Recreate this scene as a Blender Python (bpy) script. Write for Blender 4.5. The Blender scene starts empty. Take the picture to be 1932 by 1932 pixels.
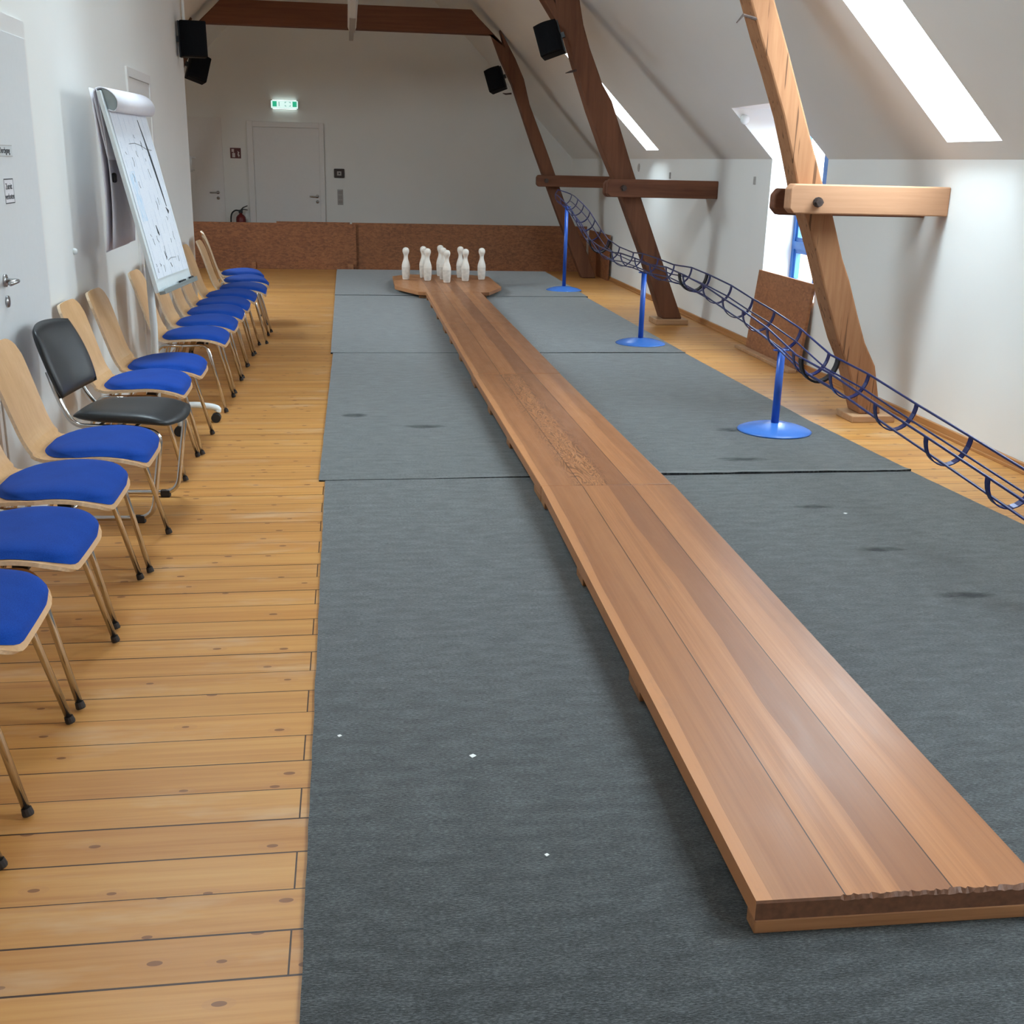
import bpy, bmesh, math, random
from mathutils import Vector, Matrix
random.seed(7)
PI = math.pi
C = bpy.context.scene.collection

# ------------------------------------------------------------------ materials
class NT:
    def __init__(s, name):
        m = bpy.data.materials.new(name); m.use_nodes = True
        s.m = m; s.t = m.node_tree; s.n = s.t.nodes; s.n.clear()
        s.out = s.n.new('ShaderNodeOutputMaterial')
        s.b = s.n.new('ShaderNodeBsdfPrincipled')
        s.t.links.new(s.b.outputs[0], s.out.inputs[0])
        s.tc = s.n.new('ShaderNodeTexCoord')
    def link(s, a, b): s.t.links.new(a, b)
    def set(s, **k):
        for a, v in k.items():
            s.b.inputs[a.replace('_', ' ')].default_value = v
        return s
    def val(s, sock, v):
        if hasattr(v, 'is_output') or isinstance(v, bpy.types.NodeSocket): s.link(v, sock)
        else: sock.default_value = v
    def math(s, op, a, b=0.0, c=None):
        n = s.n.new('ShaderNodeMath'); n.operation = op
        s.val(n.inputs[0], a); s.val(n.inputs[1], b)
        if c is not None: s.val(n.inputs[2], c)
        return n.outputs[0]
    def map(s, scale=(1, 1, 1), loc=(0, 0, 0), rot=(0, 0, 0), src=None):
        n = s.n.new('ShaderNodeMapping'); s.link(src or s.tc.outputs['Object'], n.inputs[0])
        n.inputs['Scale'].default_value = scale; n.inputs['Location'].default_value = loc
        n.inputs['Rotation'].default_value = rot
        return n.outputs[0]
    def noise(s, vec, scale=5, detail=3, rough=.5, dist=0.0):
        n = s.n.new('ShaderNodeTexNoise'); s.link(vec, n.inputs['Vector'])
        n.inputs['Scale'].default_value = scale; n.inputs['Detail'].default_value = detail
        n.inputs['Roughness'].default_value = rough; n.inputs['Distortion'].default_value = dist
        return n.outputs['Fac']
    def voro(s, vec, scale=5, rnd=1.0, dim='3D'):
        n = s.n.new('ShaderNodeTexVoronoi'); n.voronoi_dimensions = dim; s.link(vec, n.inputs['Vector'])
        n.inputs['Scale'].default_value = scale; n.inputs['Randomness'].default_value = rnd
        return n.outputs['Distance'], n.outputs['Color']
    def wave(s, vec, scale=5, dist=2, detail=2, dscale=1, direction='X', typ='BANDS'):
        n = s.n.new('ShaderNodeTexWave'); s.link(vec, n.inputs['Vector'])
        n.wave_type = typ
        if typ == 'BANDS': n.bands_direction = direction
        n.inputs['Scale'].default_value = scale; n.inputs['Distortion'].default_value = dist
        n.inputs['Detail'].default_value = detail; n.inputs['Detail Scale'].default_value = dscale
        return n.outputs['Fac']
    def ramp(s, fac, stops):
        n = s.n.new('ShaderNodeValToRGB'); s.link(fac, n.inputs[0])
        e = n.color_ramp.elements
        while len(e) > 1: e.remove(e[-1])
        e[0].position = stops[0][0]; e[0].color = col(stops[0][1])
        for p, c in stops[1:]:
            k = e.new(p); k.color = col(c)
        return n.outputs[0]
    def mix(s, fac, a, b, mode='MIX'):
        n = s.n.new('ShaderNodeMix'); n.data_type = 'RGBA'; n.blend_type = mode
        s.val(n.inputs[0], fac)
        for i, v in ((6, a), (7, b)):
            if isinstance(v, tuple): n.inputs[i].default_value = col(v)
            else: s.link(v, n.inputs[i])
        return n.outputs[2]
    def white(s, v):
        n = s.n.new('ShaderNodeTexWhiteNoise'); n.noise_dimensions = '1D'
        s.link(v, n.inputs['W']); return n.outputs['Value']
    def sep(s, vec):
        n = s.n.new('ShaderNodeSeparateXYZ'); s.link(vec, n.inputs[0]); return n.outputs
    def comb(s, x, y, z):
        n = s.n.new('ShaderNodeCombineXYZ')
        for i, v in enumerate((x, y, z)): s.val(n.inputs[i], v)
        return n.outputs[0]
    def color(s, sock): s.link(sock, s.b.inputs['Base Color']); return s
    def bump(s, h, strength=.2, dist=.005):
        n = s.n.new('ShaderNodeBump'); s.link(h, n.inputs['Height'])
        n.inputs['Strength'].default_value = strength; n.inputs['Distance'].default_value = dist
        s.link(n.outputs[0], s.b.inputs['Normal']); return s

def col(c): return (c[0], c[1], c[2], 1.0)

def plain(name, c, rough=.5, metal=0.0, var=.04, nscale=30, bump=0.0, **k):
    n = NT(name); f = n.noise(n.map(), nscale, 3)
    a = tuple(max(0, x * (1 - var)) for x in c); b = tuple(min(1, x * (1 + var)) for x in c)
    n.color(n.ramp(f, [(.3, a), (.7, b)])).set(Roughness=rough, Metallic=metal, **k)
    if bump: n.bump(f, bump, .002)
    return n.m

def wallmat(name, c):
    n = NT(name); v = n.map()
    f = n.noise(v, 1.3, 3); g = n.noise(v, 90, 4)
    n.color(n.ramp(f, [(.3, tuple(x * .97 for x in c)), (.7, c)])).set(Roughness=.85)
    n.bump(g, .12, .002)
    return n.m

def woodmat(name, light, dark, grain=(60, 60, 2.0), rough=.45, knots=False, bump=.15, wscale=1.2, contrast=1.0, spec=.4, cracks=False):
    """grain runs along object z unless the scale says otherwise (small number = along the grain)"""
    n = NT(name); v = n.map(grain)
    f = n.noise(v, 1.0, 5, .6, .4)
    w = n.noise(n.map(tuple(g * .22 for g in grain)), 1.0, 3, .5, .6)
    q = n.math('ADD', n.math('MULTIPLY', f, .5), n.math('MULTIPLY', w, .5))
    c = n.ramp(q, [(.5 - .17 * contrast, dark), (.5 + .15 * contrast, light)])
    if cracks:
        ck = n.noise(n.map(tuple(g * (1.4 if g > 10 else 1.0) for g in grain), (5.3, 2.2, 8.1)), 1.0, 2, .4)
        c = n.mix(n.ramp(ck, [(.66, (0, 0, 0)), (.70, (.8, .8, .8))]), c, tuple(x * .3 for x in dark))
    if knots:
        d, _ = n.voro(n.map(tuple(g * .05 for g in grain)), 2.0)
        k = n.ramp(d, [(.05, (1, 1, 1)), (.12, (0, 0, 0))])
        c = n.mix(k, c, tuple(x * .35 for x in dark))
    n.color(c).set(Roughness=rough); n.b.inputs['Specular IOR Level'].default_value = spec
    if bump: n.bump(q, bump, .003)
    return n.m

M = {}
M['wall'] = wallmat('painted_plaster', (.795, .80, .775))
M['ceil'] = wallmat('painted_ceiling', (.785, .785, .76))
M['door'] = plain('door_lacquer', (.74, .73, .715), .45, var=.01)
M['doorleft'] = plain('door_lacquer_grey', (.68, .70, .71), .5, var=.01)

def floor_mat():
    n = NT('pine_floorboards'); p = n.sep(n.tc.outputs['Object'])
    yy = n.math('DIVIDE', n.math('SUBTRACT', p[1], 1.87), .14)
    idx = n.math('FLOOR', yy); fr = n.math('FRACT', yy)
    par = n.math('MODULO', n.math('ADD', idx, 100), 2)
    # end joints: every other board ends at x = -0.15, the others 1.9 m away
    jx = n.math('ADD', p[0], .15)
    jx2 = n.math('ADD', jx, n.math('MULTIPLY', par, 1.95))
    cell = n.math('FLOOR', n.math('DIVIDE', jx2, 3.9))
    pid = n.math('ADD', n.math('MULTIPLY', idx, 7.31), n.math('MULTIPLY', cell, 3.77))
    rnd = n.white(pid); rnd2 = n.white(n.math('ADD', pid, 51.3))
    vx = n.math('ADD', p[0], n.math('MULTIPLY', rnd, 37))
    # grain along X
    g = n.noise(n.comb(n.math('MULTIPLY', vx, 1.4), n.math('MULTIPLY', p[1], 55), n.math('MULTIPLY', rnd2, 20)), 1, 5, .6, .3)
    w = n.noise(n.comb(n.math('MULTIPLY', vx, .7), n.math('MULTIPLY', p[1], 12), n.math('MULTIPLY', rnd, 30)), 1, 3, .5, .8)
    q = n.math('ADD', n.math('MULTIPLY', g, .55), n.math('MULTIPLY', w, .45))
    c = n.ramp(q, [(.3, (.41, .170, .045)), (.52, (.53, .258, .074)), (.72, (.60, .325, .105))])
    tint = n.ramp(rnd2, [(0, (.88, .82, .78)), (.5, (1, 1, 1)), (1, (1.0, .95, .88))])
    c = n.mix(1.0, c, tint, 'MULTIPLY')
    # knots, elongated along the board
    kv = n.comb(n.math('MULTIPLY', vx, 4.8), n.math('MULTIPLY', p[1], 9.5), n.math('MULTIPLY', rnd, 9))
    kd, kc = n.voro(kv, 1.0, dim='2D')
    kr = n.sep(kc)[0]
    ks = n.math('MULTIPLY', n.math('GREATER_THAN', kr, .55), n.math('LESS_THAN', kd, n.math('ADD', .015, n.math('MULTIPLY', kr, .065))))
    halo = n.math('MULTIPLY', n.math('GREATER_THAN', kr, .55), n.math('LESS_THAN', kd, .16))
    c = n.mix(n.math('MULTIPLY', halo, .28), c, (.42, .19, .07))
    c = n.mix(n.math('MULTIPLY', ks, .8), c, (.17, .062, .022))
    # worn, rubbed patches
    wear = n.noise(n.map((1.1, 4, 1)), 1.6, 4, .65)
    c = n.mix(n.ramp(wear, [(.55, (0, 0, 0)), (.72, (.42, .42, .42))]), c, (.60, .43, .27))
    # seams
    wd = n.math('ADD', .016, n.math('MULTIPLY', n.white(n.math('ADD', idx, 3.3)), .026))
    seam = n.math('LESS_THAN', fr, wd)
    fx = n.math('FRACT', n.math('DIVIDE', jx2, 3.9))
    js = n.math('MAXIMUM', n.math('LESS_THAN', fx, .0006), n.math('GREATER_THAN', fx, .9996))
    sm = n.math('MAXIMUM', seam, js)
    c = n.mix(sm, c, (.045, .018, .007))
    n.color(c)
    r = n.math('ADD', .34, n.math('MULTIPLY', wear, .2)); n.link(r, n.b.inputs['Roughness'])
    n.b.inputs['Specular IOR Level'].default_value = .32
    n.bump(n.math('SUBTRACT', n.math('MULTIPLY', q, .15), sm), .2, .002)
    return n.m
M['floor'] = floor_mat()

STAINS = [(2.21, 4.86, .12, .035), (2.25, 4.24, .12, .035), (2.34, 3.70, .14, .04), (2.15, 5.75, .15, .05), (.44, 6.62, .14, .06), (.02, 6.95, .1, .06), (2.34, 6.45, .12, .06)]
def mat_mat():
    n = NT('grey_needle_felt'); v = n.tc.outputs['Object']
    a = n.noise(n.map((85, 280, 1)), 1, 4, .75); b = n.noise(n.map((9, 26, 1)), 1, 4, .6)
    cc = n.noise(n.map((.5, 1.4, 1)), 1.4, 3, .55)
    q = n.math('ADD', n.math('MULTIPLY', a, .74), n.math('MULTIPLY', b, .26))
    c = n.ramp(q, [(.38, (.005, .006, .0065)), (.5, (.023, .0262, .0275)), (.63, (.092, .102, .105))])
    st = n.ramp(cc, [(.35, (.86, .86, .87)), (.6, (1, 1, 1))])
    c = n.mix(1.0, c, st, 'MULTIPLY')
    # isolated dark scuffs
    pp = n.sep(v); msk = n.math('MULTIPLY', a, 0.0)
    for (sx_, sy_, rx, ry) in STAINS:
        dx = n.math('DIVIDE', n.math('SUBTRACT', pp[0], sx_), rx); dy = n.math('DIVIDE', n.math('SUBTRACT', pp[1], sy_), ry)
        d = n.math('ADD', n.math('MULTIPLY', dx, dx), n.math('MULTIPLY', dy, dy))
        d = n.math('ADD', d, n.math('MULTIPLY', n.math('SUBTRACT', n.noise(n.map((16, 30, 1)), 1, 3), .5), 1.8))
        mk = n.ramp(d, [(.0, (.62, .62, .62)), (1.0, (0, 0, 0))])
        c = n.mix(mk, c, (.012, .014, .015)); msk = n.math('MAXIMUM', msk, mk)
    # long dark scuffs across the mat
    s1 = n.noise(n.map((.9, 5.5, 1), (3.1, 1.7, 0)), 1.1, 3, .6)
    c = n.mix(n.ramp(s1, [(.68, (0, 0, 0)), (.78, (.55, .55, .55))]), c, (.03, .034, .036))
    n.color(c).set(Roughness=.95)
    n.b.inputs['Specular IOR Level'].default_value = .2
    n.link(n.math('MULTIPLY', n.math('SUBTRACT', 1.0, msk), n.math('ADD', .12, n.math('MULTIPLY', q, 1.15))), n.b.inputs['Sheen Weight']); n.b.inputs['Sheen Roughness'].default_value = .42; n.b.inputs['Sheen Tint'].default_value = (.92, .955, .96, 1)
    n.bump(q, .6, .004)
    return n.m
M['mat'] = mat_mat()

def lane_mat(name, knotty=False):
    # boards run along Y; board seams at x = -.125 and +.118 (object space), light sapwood strip on the left edge
    n = NT(name); p = n.sep(n.tc.outputs['Object'])
    info = n.n.new('ShaderNodeObjectInfo'); rnd = info.outputs['Random']
    off = n.math('MULTIPLY', rnd, 40)
    x = p[0]
    wob = n.math('MULTIPLY', n.math('SUBTRACT', n.noise(n.comb(n.math('MULTIPLY', rnd, 9), n.math('MULTIPLY', p[1], .9), 0.0), 1, 2), .5), .07)
    xw = n.math('ADD', x, wob)
    gt = lambda v, t: n.math('GREATER_THAN', v, t)
    bid = n.math('ADD', n.math('ADD', n.math('ADD', gt(x, -.125), gt(x, .118)), n.math('ADD', gt(xw, .0), gt(xw, .225))), off)
    br = n.white(bid)
    g = n.noise(n.comb(n.math('MULTIPLY', x, 110), n.math('MULTIPLY', p[1], 1.1), n.math('ADD', n.math('MULTIPLY', p[2], 60), n.math('MULTIPLY', br, 30))), 1, 5, .65, .25)
    w = n.noise(n.comb(n.math('MULTIPLY', x, 16), n.math('MULTIPLY', p[1], .35), n.math('MULTIPLY', br, 50)), 1, 3, .5, .4)
    q = n.math('ADD', n.math('MULTIPLY', g, .45), n.math('MULTIPLY', w, .55))
    c = n.ramp(q, [(.30, (.245, .092, .034)), (.5, (.36, .146, .056)), (.68, (.44, .195, .078))])
    # alternate darker heartwood and paler bands of each board
    dark = n.math('ADD', n.math('MULTIPLY', n.math('MULTIPLY', gt(x, -.30), n.math('LESS_THAN', x, -.125)), .45),
                  n.math('ADD', n.math('MULTIPLY', n.math('MULTIPLY', gt(xw, .0), n.math('LESS_THAN', x, .118)), .95),
                         n.math('MULTIPLY', gt(xw, .225), .55)))
    soft = n.math('MULTIPLY', dark, n.math('ADD', .45, n.noise(n.map((8, .8, 1)), 1.3, 3)))
    c = n.mix(n.math('MULTIPLY', soft, .75), c, (.205, .080, .036))
    edge = n.math('LESS_THAN', x, n.math('ADD', -.286, n.math('MULTIPLY', wob, .5)))
    c = n.mix(n.math('MULTIPLY', edge, .75), c, (.49, .215, .088))
    sc = n.noise(n.map((10, 2.5, 1)), 1.5, 4, .7)
    c = n.mix(n.ramp(sc, [(.6, (0, 0, 0)), (.75, (.3, .3, .3))]), c, (.20, .11, .07))
    if knotty:
        v = n.comb(n.math('MULTIPLY', x, 13), n.math('MULTIPLY', p[1], 2.6), 0.0)
        f = n.noise(v, 1.0, 3, .5, .8)
        ln = n.math('LESS_THAN', n.math('ABSOLUTE', n.math('SUBTRACT', n.math('FRACT', n.math('MULTIPLY', f, 16)), .5)), .20)
        zone = n.math('SUBTRACT', 1.0, n.math('MULTIPLY', n.math('ABSOLUTE', n.math('ADD', x, .065)), 8))
        zone = n.math('MINIMUM', n.math('MULTIPLY', n.math('MAXIMUM', zone, 0.0), 2.0), 1.0)
        c = n.mix(n.math('MULTIPLY', n.math('MULTIPLY', ln, zone), .7), c, (.12, .045, .018))
    wd = .0016
    s = n.math('MAXIMUM', n.math('LESS_THAN', n.math('ABSOLUTE', n.math('ADD', x, .125)), wd),
               n.math('LESS_THAN', n.math('ABSOLUTE', n.math('SUBTRACT', x, .118)), wd))
    c = n.mix(n.math('MULTIPLY', s, .92), c, (.022, .010, .006))
    n.color(c)
    n.link(n.math('ADD', .27, n.math('MULTIPLY', sc, .22)), n.b.inputs['Roughness'])
    n.b.inputs['Specular IOR Level'].default_value = .5
    n.bump(n.math('SUBTRACT', n.math('MULTIPLY', q, .2), s), .25, .002)
    return n.m
M['lane'] = lane_mat('lane_boards'); M['laneknot'] = lane_mat('lane_boards_knotty', True)
M['laneend'] = plain('lane_end_grain', (.15, .062, .030), .6, var=.25, nscale=50)
M['laneedge'] = woodmat('lane_batten_wood', (.42, .20, .085), (.22, .09, .038), (2.5, 60, 60), .5)

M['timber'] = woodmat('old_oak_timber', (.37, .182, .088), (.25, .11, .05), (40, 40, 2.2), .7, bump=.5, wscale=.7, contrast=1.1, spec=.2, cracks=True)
M['timbershade'] = woodmat('shaded_old_timber', (.19, .080, .043), (.10, .040, .022), (26, 26, 1.6), .72, bump=.5, spec=.15)  # far posts: their back-lit shade is put into the wood colour
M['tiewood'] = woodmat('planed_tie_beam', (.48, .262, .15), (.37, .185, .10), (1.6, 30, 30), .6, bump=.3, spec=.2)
M['tieshade'] = woodmat('shaded_tie_beam', (.19, .080, .045), (.10, .040, .023), (1.6, 30, 30), .7, bump=.3, spec=.15)  # tie beams with the same shade put into their colour
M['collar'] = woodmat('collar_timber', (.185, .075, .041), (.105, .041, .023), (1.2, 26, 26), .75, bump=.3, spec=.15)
M['block'] = woodmat('foot_block_wood', (.52, .31, .17), (.34, .18, .085), (2.5, 40, 40), .6)
M['skirt'] = woodmat('pine_skirting', (.46, .215, .075), (.33, .14, .045), (60, 1.4, 60), .45)

def osb(name, a, b):
    n = NT(name); v = n.map((1, 1, 1))
    d, cc = n.voro(n.map((26, 26, 60)), 1.0); f = n.noise(v, 22, 5, .65, 1.2); g = n.noise(v, 2.0, 3)
    q = n.math('ADD', n.math('MULTIPLY', f, .5), n.math('ADD', n.math('MULTIPLY', n.sep(cc)[0], .25), n.math('MULTIPLY', g, .25)))
    n.color(n.ramp(q, [(.3, b), (.7, a)])).set(Roughness=.6)
    n.bump(f, .2, .002); return n.m
M['board'] = osb('brown_chipboard', (.34, .128, .046), (.16, .055, .020))
M['board2'] = osb('brown_chipboard_light', (.41, .17, .068), (.23, .085, .033))
M['boardedge'] = plain('raw_board_edge', (.33, .19, .11), .8, var=.2, nscale=60)

M['beech'] = woodmat('beech_plywood', (.64, .385, .190), (.53, .295, .130), (55, 55, 2.2), .38, bump=.04, contrast=1.2)
M['beechedge'] = plain('beech_ply_edge', (.70, .53, .36), .5, var=.1, nscale=90)
def fabric(name, a, b, sc=420):
    n = NT(name); f = n.noise(n.map(), sc, 2); g = n.noise(n.map(), 7, 2)
    n.color(n.ramp(n.math('ADD', n.math('MULTIPLY', f, .6), n.math('MULTIPLY', g, .4)), [(.35, a), (.65, b)])).set(Roughness=.9)
    n.b.inputs['Specular IOR Level'].default_value = .15
    n.b.inputs['Sheen Weight'].default_value = .03
    n.bump(f, .3, .001); return n.m
M['blue'] = fabric('royal_blue_fabric', (.004, .036, .23), (.007, .062, .36))
M['black'] = plain('black_vinyl', (.018, .020, .022), .42, var=.2, nscale=200, bump=.1)
M['blackp'] = plain('black_plastic', (.012, .012, .013), .5, var=.1)
M['rubber'] = plain('brown_black_rubber', (.022, .015, .012), .75)
M['chrome'] = plain('chrome_tube', (.62, .61, .60), .14, 1.0, var=.02)
M['chromeh'] = plain('brushed_steel', (.50, .50, .50), .3, 1.0, var=.04)
M['whitemetal'] = plain('white_enamel', (.72, .76, .76), .35, var=.02)
M['bluemetal'] = plain('blue_powder_coat', (.02, .085, .40), .28, var=.05)
M['bluebase'] = plain('blue_lacquered_base', (.05, .165, .52), .25, var=.06, nscale=12)
M['navy'] = plain('navy_wire', (.009, .016, .10), .3, .25, var=.1)
M['clamp'] = plain('black_clamp_steel', (.012, .012, .014), .45, .3)
M['bluewin'] = plain('blue_window_paint', (.025, .13, .42), .4, var=.06)
M['iron'] = plain('rusty_iron', (.075, .052, .045), .65, .5, var=.3)
M['speaker'] = plain('speaker_cabinet', (.004, .004, .005), .7)
M['grille'] = None
M['grille'] = plain('speaker_grille', (.003, .003, .004), .75, var=.4, nscale=300, bump=.3)
for q_ in ('speaker', 'grille'): M[q_].node_tree.nodes['Principled BSDF'].inputs['Specular IOR Level'].default_value = .12
M['pin'] = plain('white_painted_wood', (.80, .745, .67), .5, var=.06, nscale=14)
M['pinband'] = plain('pin_worn_paint', (.68, .63, .565), .6, var=.12, nscale=25)
M['board_white'] = plain('whiteboard', (.70, .76, .78), .3, var=.02)
M['alu'] = plain('grey_aluminium', (.30, .34, .34), .4, .6)
M['signwhite'] = plain('sign_paper', (.74, .73, .76), .6, var=.01)
M['signgrey'] = plain('sign_panel_grey', (.60, .63, .64), .5, var=.01)
M['ink'] = plain('dark_ink', (.03, .035, .04), .6)
M['signred'] = plain('fire_sign_red', (.10, .012, .008), .5)
M['signpale'] = plain('fire_sign_pictogram', (.62, .54, .52), .5)
M['extred'] = plain('extinguisher_red', (.14, .008, .008), .35)
M['switch'] = plain('grey_switch_panel', (.40, .38, .36), .5)
M['scrap'] = plain('paper_white', (.80, .80, .78), .7)
M['backdark'] = plain('dark_photo_frame', (.035, .022, .02), .5)

def paper_mat(name, marks=True):
    n = NT(name); p = n.sep(n.tc.outputs['Object'])   # sheet lies in the object's yz plane: y 0..w, z 0..h
    base = n.ramp(n.noise(n.map(), 3, 2), [(.3, (.70, .745, .83)), (.7, (.755, .80, .87))])
    if marks:
        lines = n.math('LESS_THAN', n.math('FRACT', n.math('DIVIDE', n.math('ADD', p[1], n.math('MULTIPLY', n.noise(n.comb(0.0, 0.0, n.math('MULTIPLY', p[2], 3)), 1, 2), .02)), .085)), .06)
        gate = n.math('GREATER_THAN', n.noise(n.comb(n.math('MULTIPLY', p[1], 25), 0.0, n.math('MULTIPLY', p[2], 7)), 2, 2), .5)
        base = n.mix(n.math('MULTIPLY', n.math('MULTIPLY', lines, gate), .6), base, (.28, .36, .5))
        hv = n.noise(n.comb(0.0, n.math('MULTIPLY', p[1], 14), n.math('MULTIPLY', p[2], 40)), 2.0, 4, .7)
        sc = n.math('LESS_THAN', n.math('ABSOLUTE', n.math('SUBTRACT', hv, .5)), .006)
        base = n.mix(n.math('MULTIPLY', sc, .35), base, (.3, .36, .45))
        bl = n.math('MULTIPLY', n.math('LESS_THAN', n.math('ABSOLUTE', n.math('SUBTRACT', p[1], .12)), .05),
                    n.math('LESS_THAN', n.math('ABSOLUTE', n.math('SUBTRACT', p[2], .50)), .13))
        bn = n.math('GREATER_THAN', n.noise(n.comb(0.0, n.math('MULTIPLY', p[1], 60), n.math('MULTIPLY', p[2], 9)), 2, 3), .5)
        base = n.mix(n.math('MULTIPLY', n.math('MULTIPLY', bl, bn), .45), base, (.25, .55, .80))
    n.color(base).set(Roughness=.7); return n.m
M['paper'] = paper_mat('flipchart_paper')
M['paper2'] = plain('flipchart_paper_blank', (.72, .71, .76), .7, var=.02)

def emis(name, c, s, rough=.5, base=(0, 0, 0)):
    n = NT(name); n.set(Roughness=rough); n.b.inputs['Base Color'].default_value = col(base)
    n.b.inputs['Emission Color'].default_value = col(c); n.b.inputs['Emission Strength'].default_value = s
    return n.m
M['exitglow'] = emis('exit_sign_lit_white', (.75, 1.0, .93), 1.15)
M['exitslot'] = emis('exit_sign_slot_light', (.80, 1.0, .95), 4.0)
M['exitgreen'] = emis('exit_sign_lit_green', (.03, .52, .28), 1.0)
M['exitdim'] = emis('exit_sign_lit_pale_green', (.22, .45, .40), 1.0)
M['exitcase'] = plain('exit_sign_case', (.35, .38, .38), .5)
M['lampcase'] = plain('lamp_translucent_cover', (.62, .62, .60), .35)
M['lampend'] = plain('lamp_cover_grey', (.32, .30, .28), .5)

def glass():
    n = NT('window_glass'); n.n.remove(n.b)
    t = n.n.new('ShaderNodeBsdfTransparent'); g = n.n.new('ShaderNodeBsdfGlossy'); g.inputs['Roughness'].default_value = .02
    f = n.n.new('ShaderNodeLayerWeight'); f.inputs['Blend'].default_value = .5
    mx = n.n.new('ShaderNodeMixShader'); n.link(n.math('ADD', .04, n.math('MULTIPLY', n.math('POWER', f.outputs['Facing'], 5.0), .35)), mx.inputs[0]); n.link(t.outputs[0], mx.inputs[1]); n.link(g.outputs[0], mx.inputs[2])
    n.link(mx.outputs[0], n.out.inputs[0]); t.inputs[0].default_value = (.94, .97, .98, 1)
    return n.m
M['glass'] = glass()

def brick():
    n = NT('pale_brick_facade'); b = n.n.new('ShaderNodeTexBrick')
    n.link(n.map((1, 1, 1), rot=(0, PI / 2, 0)), b.inputs['Vector'])
    v = n.comb(n.sep(n.tc.outputs['Object'])[1], n.sep(n.tc.outputs['Object'])[2], 0.0); n.link(v, b.inputs['Vector'])
    b.inputs['Color1'].default_value = (.42, .20, .15, 1); b.inputs['Color2'].default_value = (.55, .34, .27, 1)
    b.inputs['Mortar'].default_value = (.62, .56, .5, 1); b.inputs['Scale'].default_value = 3
    n.color(b.outputs['Color']).set(Roughness=.9); return n.m
M['brick'] = brick()

# ------------------------------------------------------------------ mesh helpers
def obj(name, bm, mat, parent=None, smooth=False, bevel=0.0, seg=2, subsurf=0):
    me = bpy.data.meshes.new(name)
    bmesh.ops.recalc_face_normals(bm, faces=bm.faces[:])
    bm.to_mesh(me); bm.free()
    mats = mat if isinstance(mat, (list, tuple)) else [mat]
    for m in mats: me.materials.append(M[m])
    if smooth:
        for p in me.polygons: p.use_smooth = True
    o = bpy.data.objects.new(name, me); C.objects.link(o)
    if parent: o.parent = parent
    if bevel:
        b = o.modifiers.new('bevel', 'BEVEL'); b.width = bevel; b.segments = seg; b.limit_method = 'ANGLE'
    if subsurf:
        s = o.modifiers.new('sub', 'SUBSURF'); s.levels = subsurf; s.render_levels = subsurf
    return o
def tag(o, label, cat, group=None, kind=None):
    o['label'] = label; o['category'] = cat
    if group: o['group'] = group
    if kind: o['kind'] = kind
    return o
def thing(name, label, cat, loc=(0, 0, 0), rz=0, group=None):
    o = bpy.data.objects.new(name, None); C.objects.link(o); o.empty_display_size = .1
    o.location = loc; o.rotation_euler = (0, 0, rz); return tag(o, label, cat, group)
def struct(name, bm, mat, parent=None, **k):
    o = obj(name, bm, mat, parent, **k)
    if parent is None: o['kind'] = 'structure'
    return o
def copy_tree(o, parent=None):
    c = o.copy(); C.objects.link(c)
    if parent: c.parent = parent
    for ch in o.children: copy_tree(ch, c)
    return c

def box(bm, a, b, mi=0):
    x0, y0, z0 = a; x1, y1, z1 = b
    v = [bm.verts.new(p) for p in ((x0, y0, z0), (x1, y0, z0), (x1, y1, z0), (x0, y1, z0), (x0, y0, z1), (x1, y0, z1), (x1, y1, z1), (x0, y1, z1))]
    for f in ((0, 3, 2, 1), (4, 5, 6, 7), (0, 1, 5, 4), (1, 2, 6, 5), (2, 3, 7, 6), (3, 0, 4, 7)):
        bm.faces.new([v[i] for i in f]).material_index = mi
    return v
def quad(bm, pts, mi=0):
    f = bm.faces.new([bm.verts.new(p) for p in pts]); f.material_index = mi; return f
def prism(bm, pts, d, mi=0):
    """closed polygon pts extruded by vector d"""
    a = [bm.verts.new(p) for p in pts]; b = [bm.verts.new(Vector(p) + Vector(d)) for p in pts]
    n = len(pts); bm.faces.new(a).material_index = mi; bm.faces.new(list(reversed(b))).material_index = mi
    for i in range(n):
        bm.faces.new((a[i], a[(i + 1) % n], b[(i + 1) % n], b[i])).material_index = mi
def frame_of(t):
    t = t.normalized(); up = Vector((0, 0, 1)) if abs(t.z) < .95 else Vector((0, 1, 0))
    a = t.cross(up).normalized(); return a, a.cross(t).normalized()
def tube(bm, pts, r, seg=10, closed=False, cap=True):
    pts = [Vector(p) for p in pts]; n = len(pts); rings = []
    a0 = None
    for i, p in enumerate(pts):
        if closed: t = pts[(i + 1) % n] - pts[i - 1]
        else: t = pts[min(i + 1, n - 1)] - pts[max(i - 1, 0)]
        t.normalize()
        if a0 is None: a, b = frame_of(t)
        else:
            a = (a0 - t * a0.dot(t)).normalized(); b = a.cross(t).normalized()
        a0 = a
        rr = r[i] if isinstance(r, (list, tuple)) else r
        rings.append([bm.verts.new(p + (a * math.cos(2 * PI * k / seg) + b * math.sin(2 * PI * k / seg)) * rr) for k in range(seg)])
    m = n if closed else n - 1
    for i in range(m):
        A = rings[i]; B = rings[(i + 1) % n]
        for k in range(seg): bm.faces.new((A[k], A[(k + 1) % seg], B[(k + 1) % seg], B[k]))
    if cap and not closed:
        bm.faces.new(list(reversed(rings[0]))); bm.faces.new(rings[-1])
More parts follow.
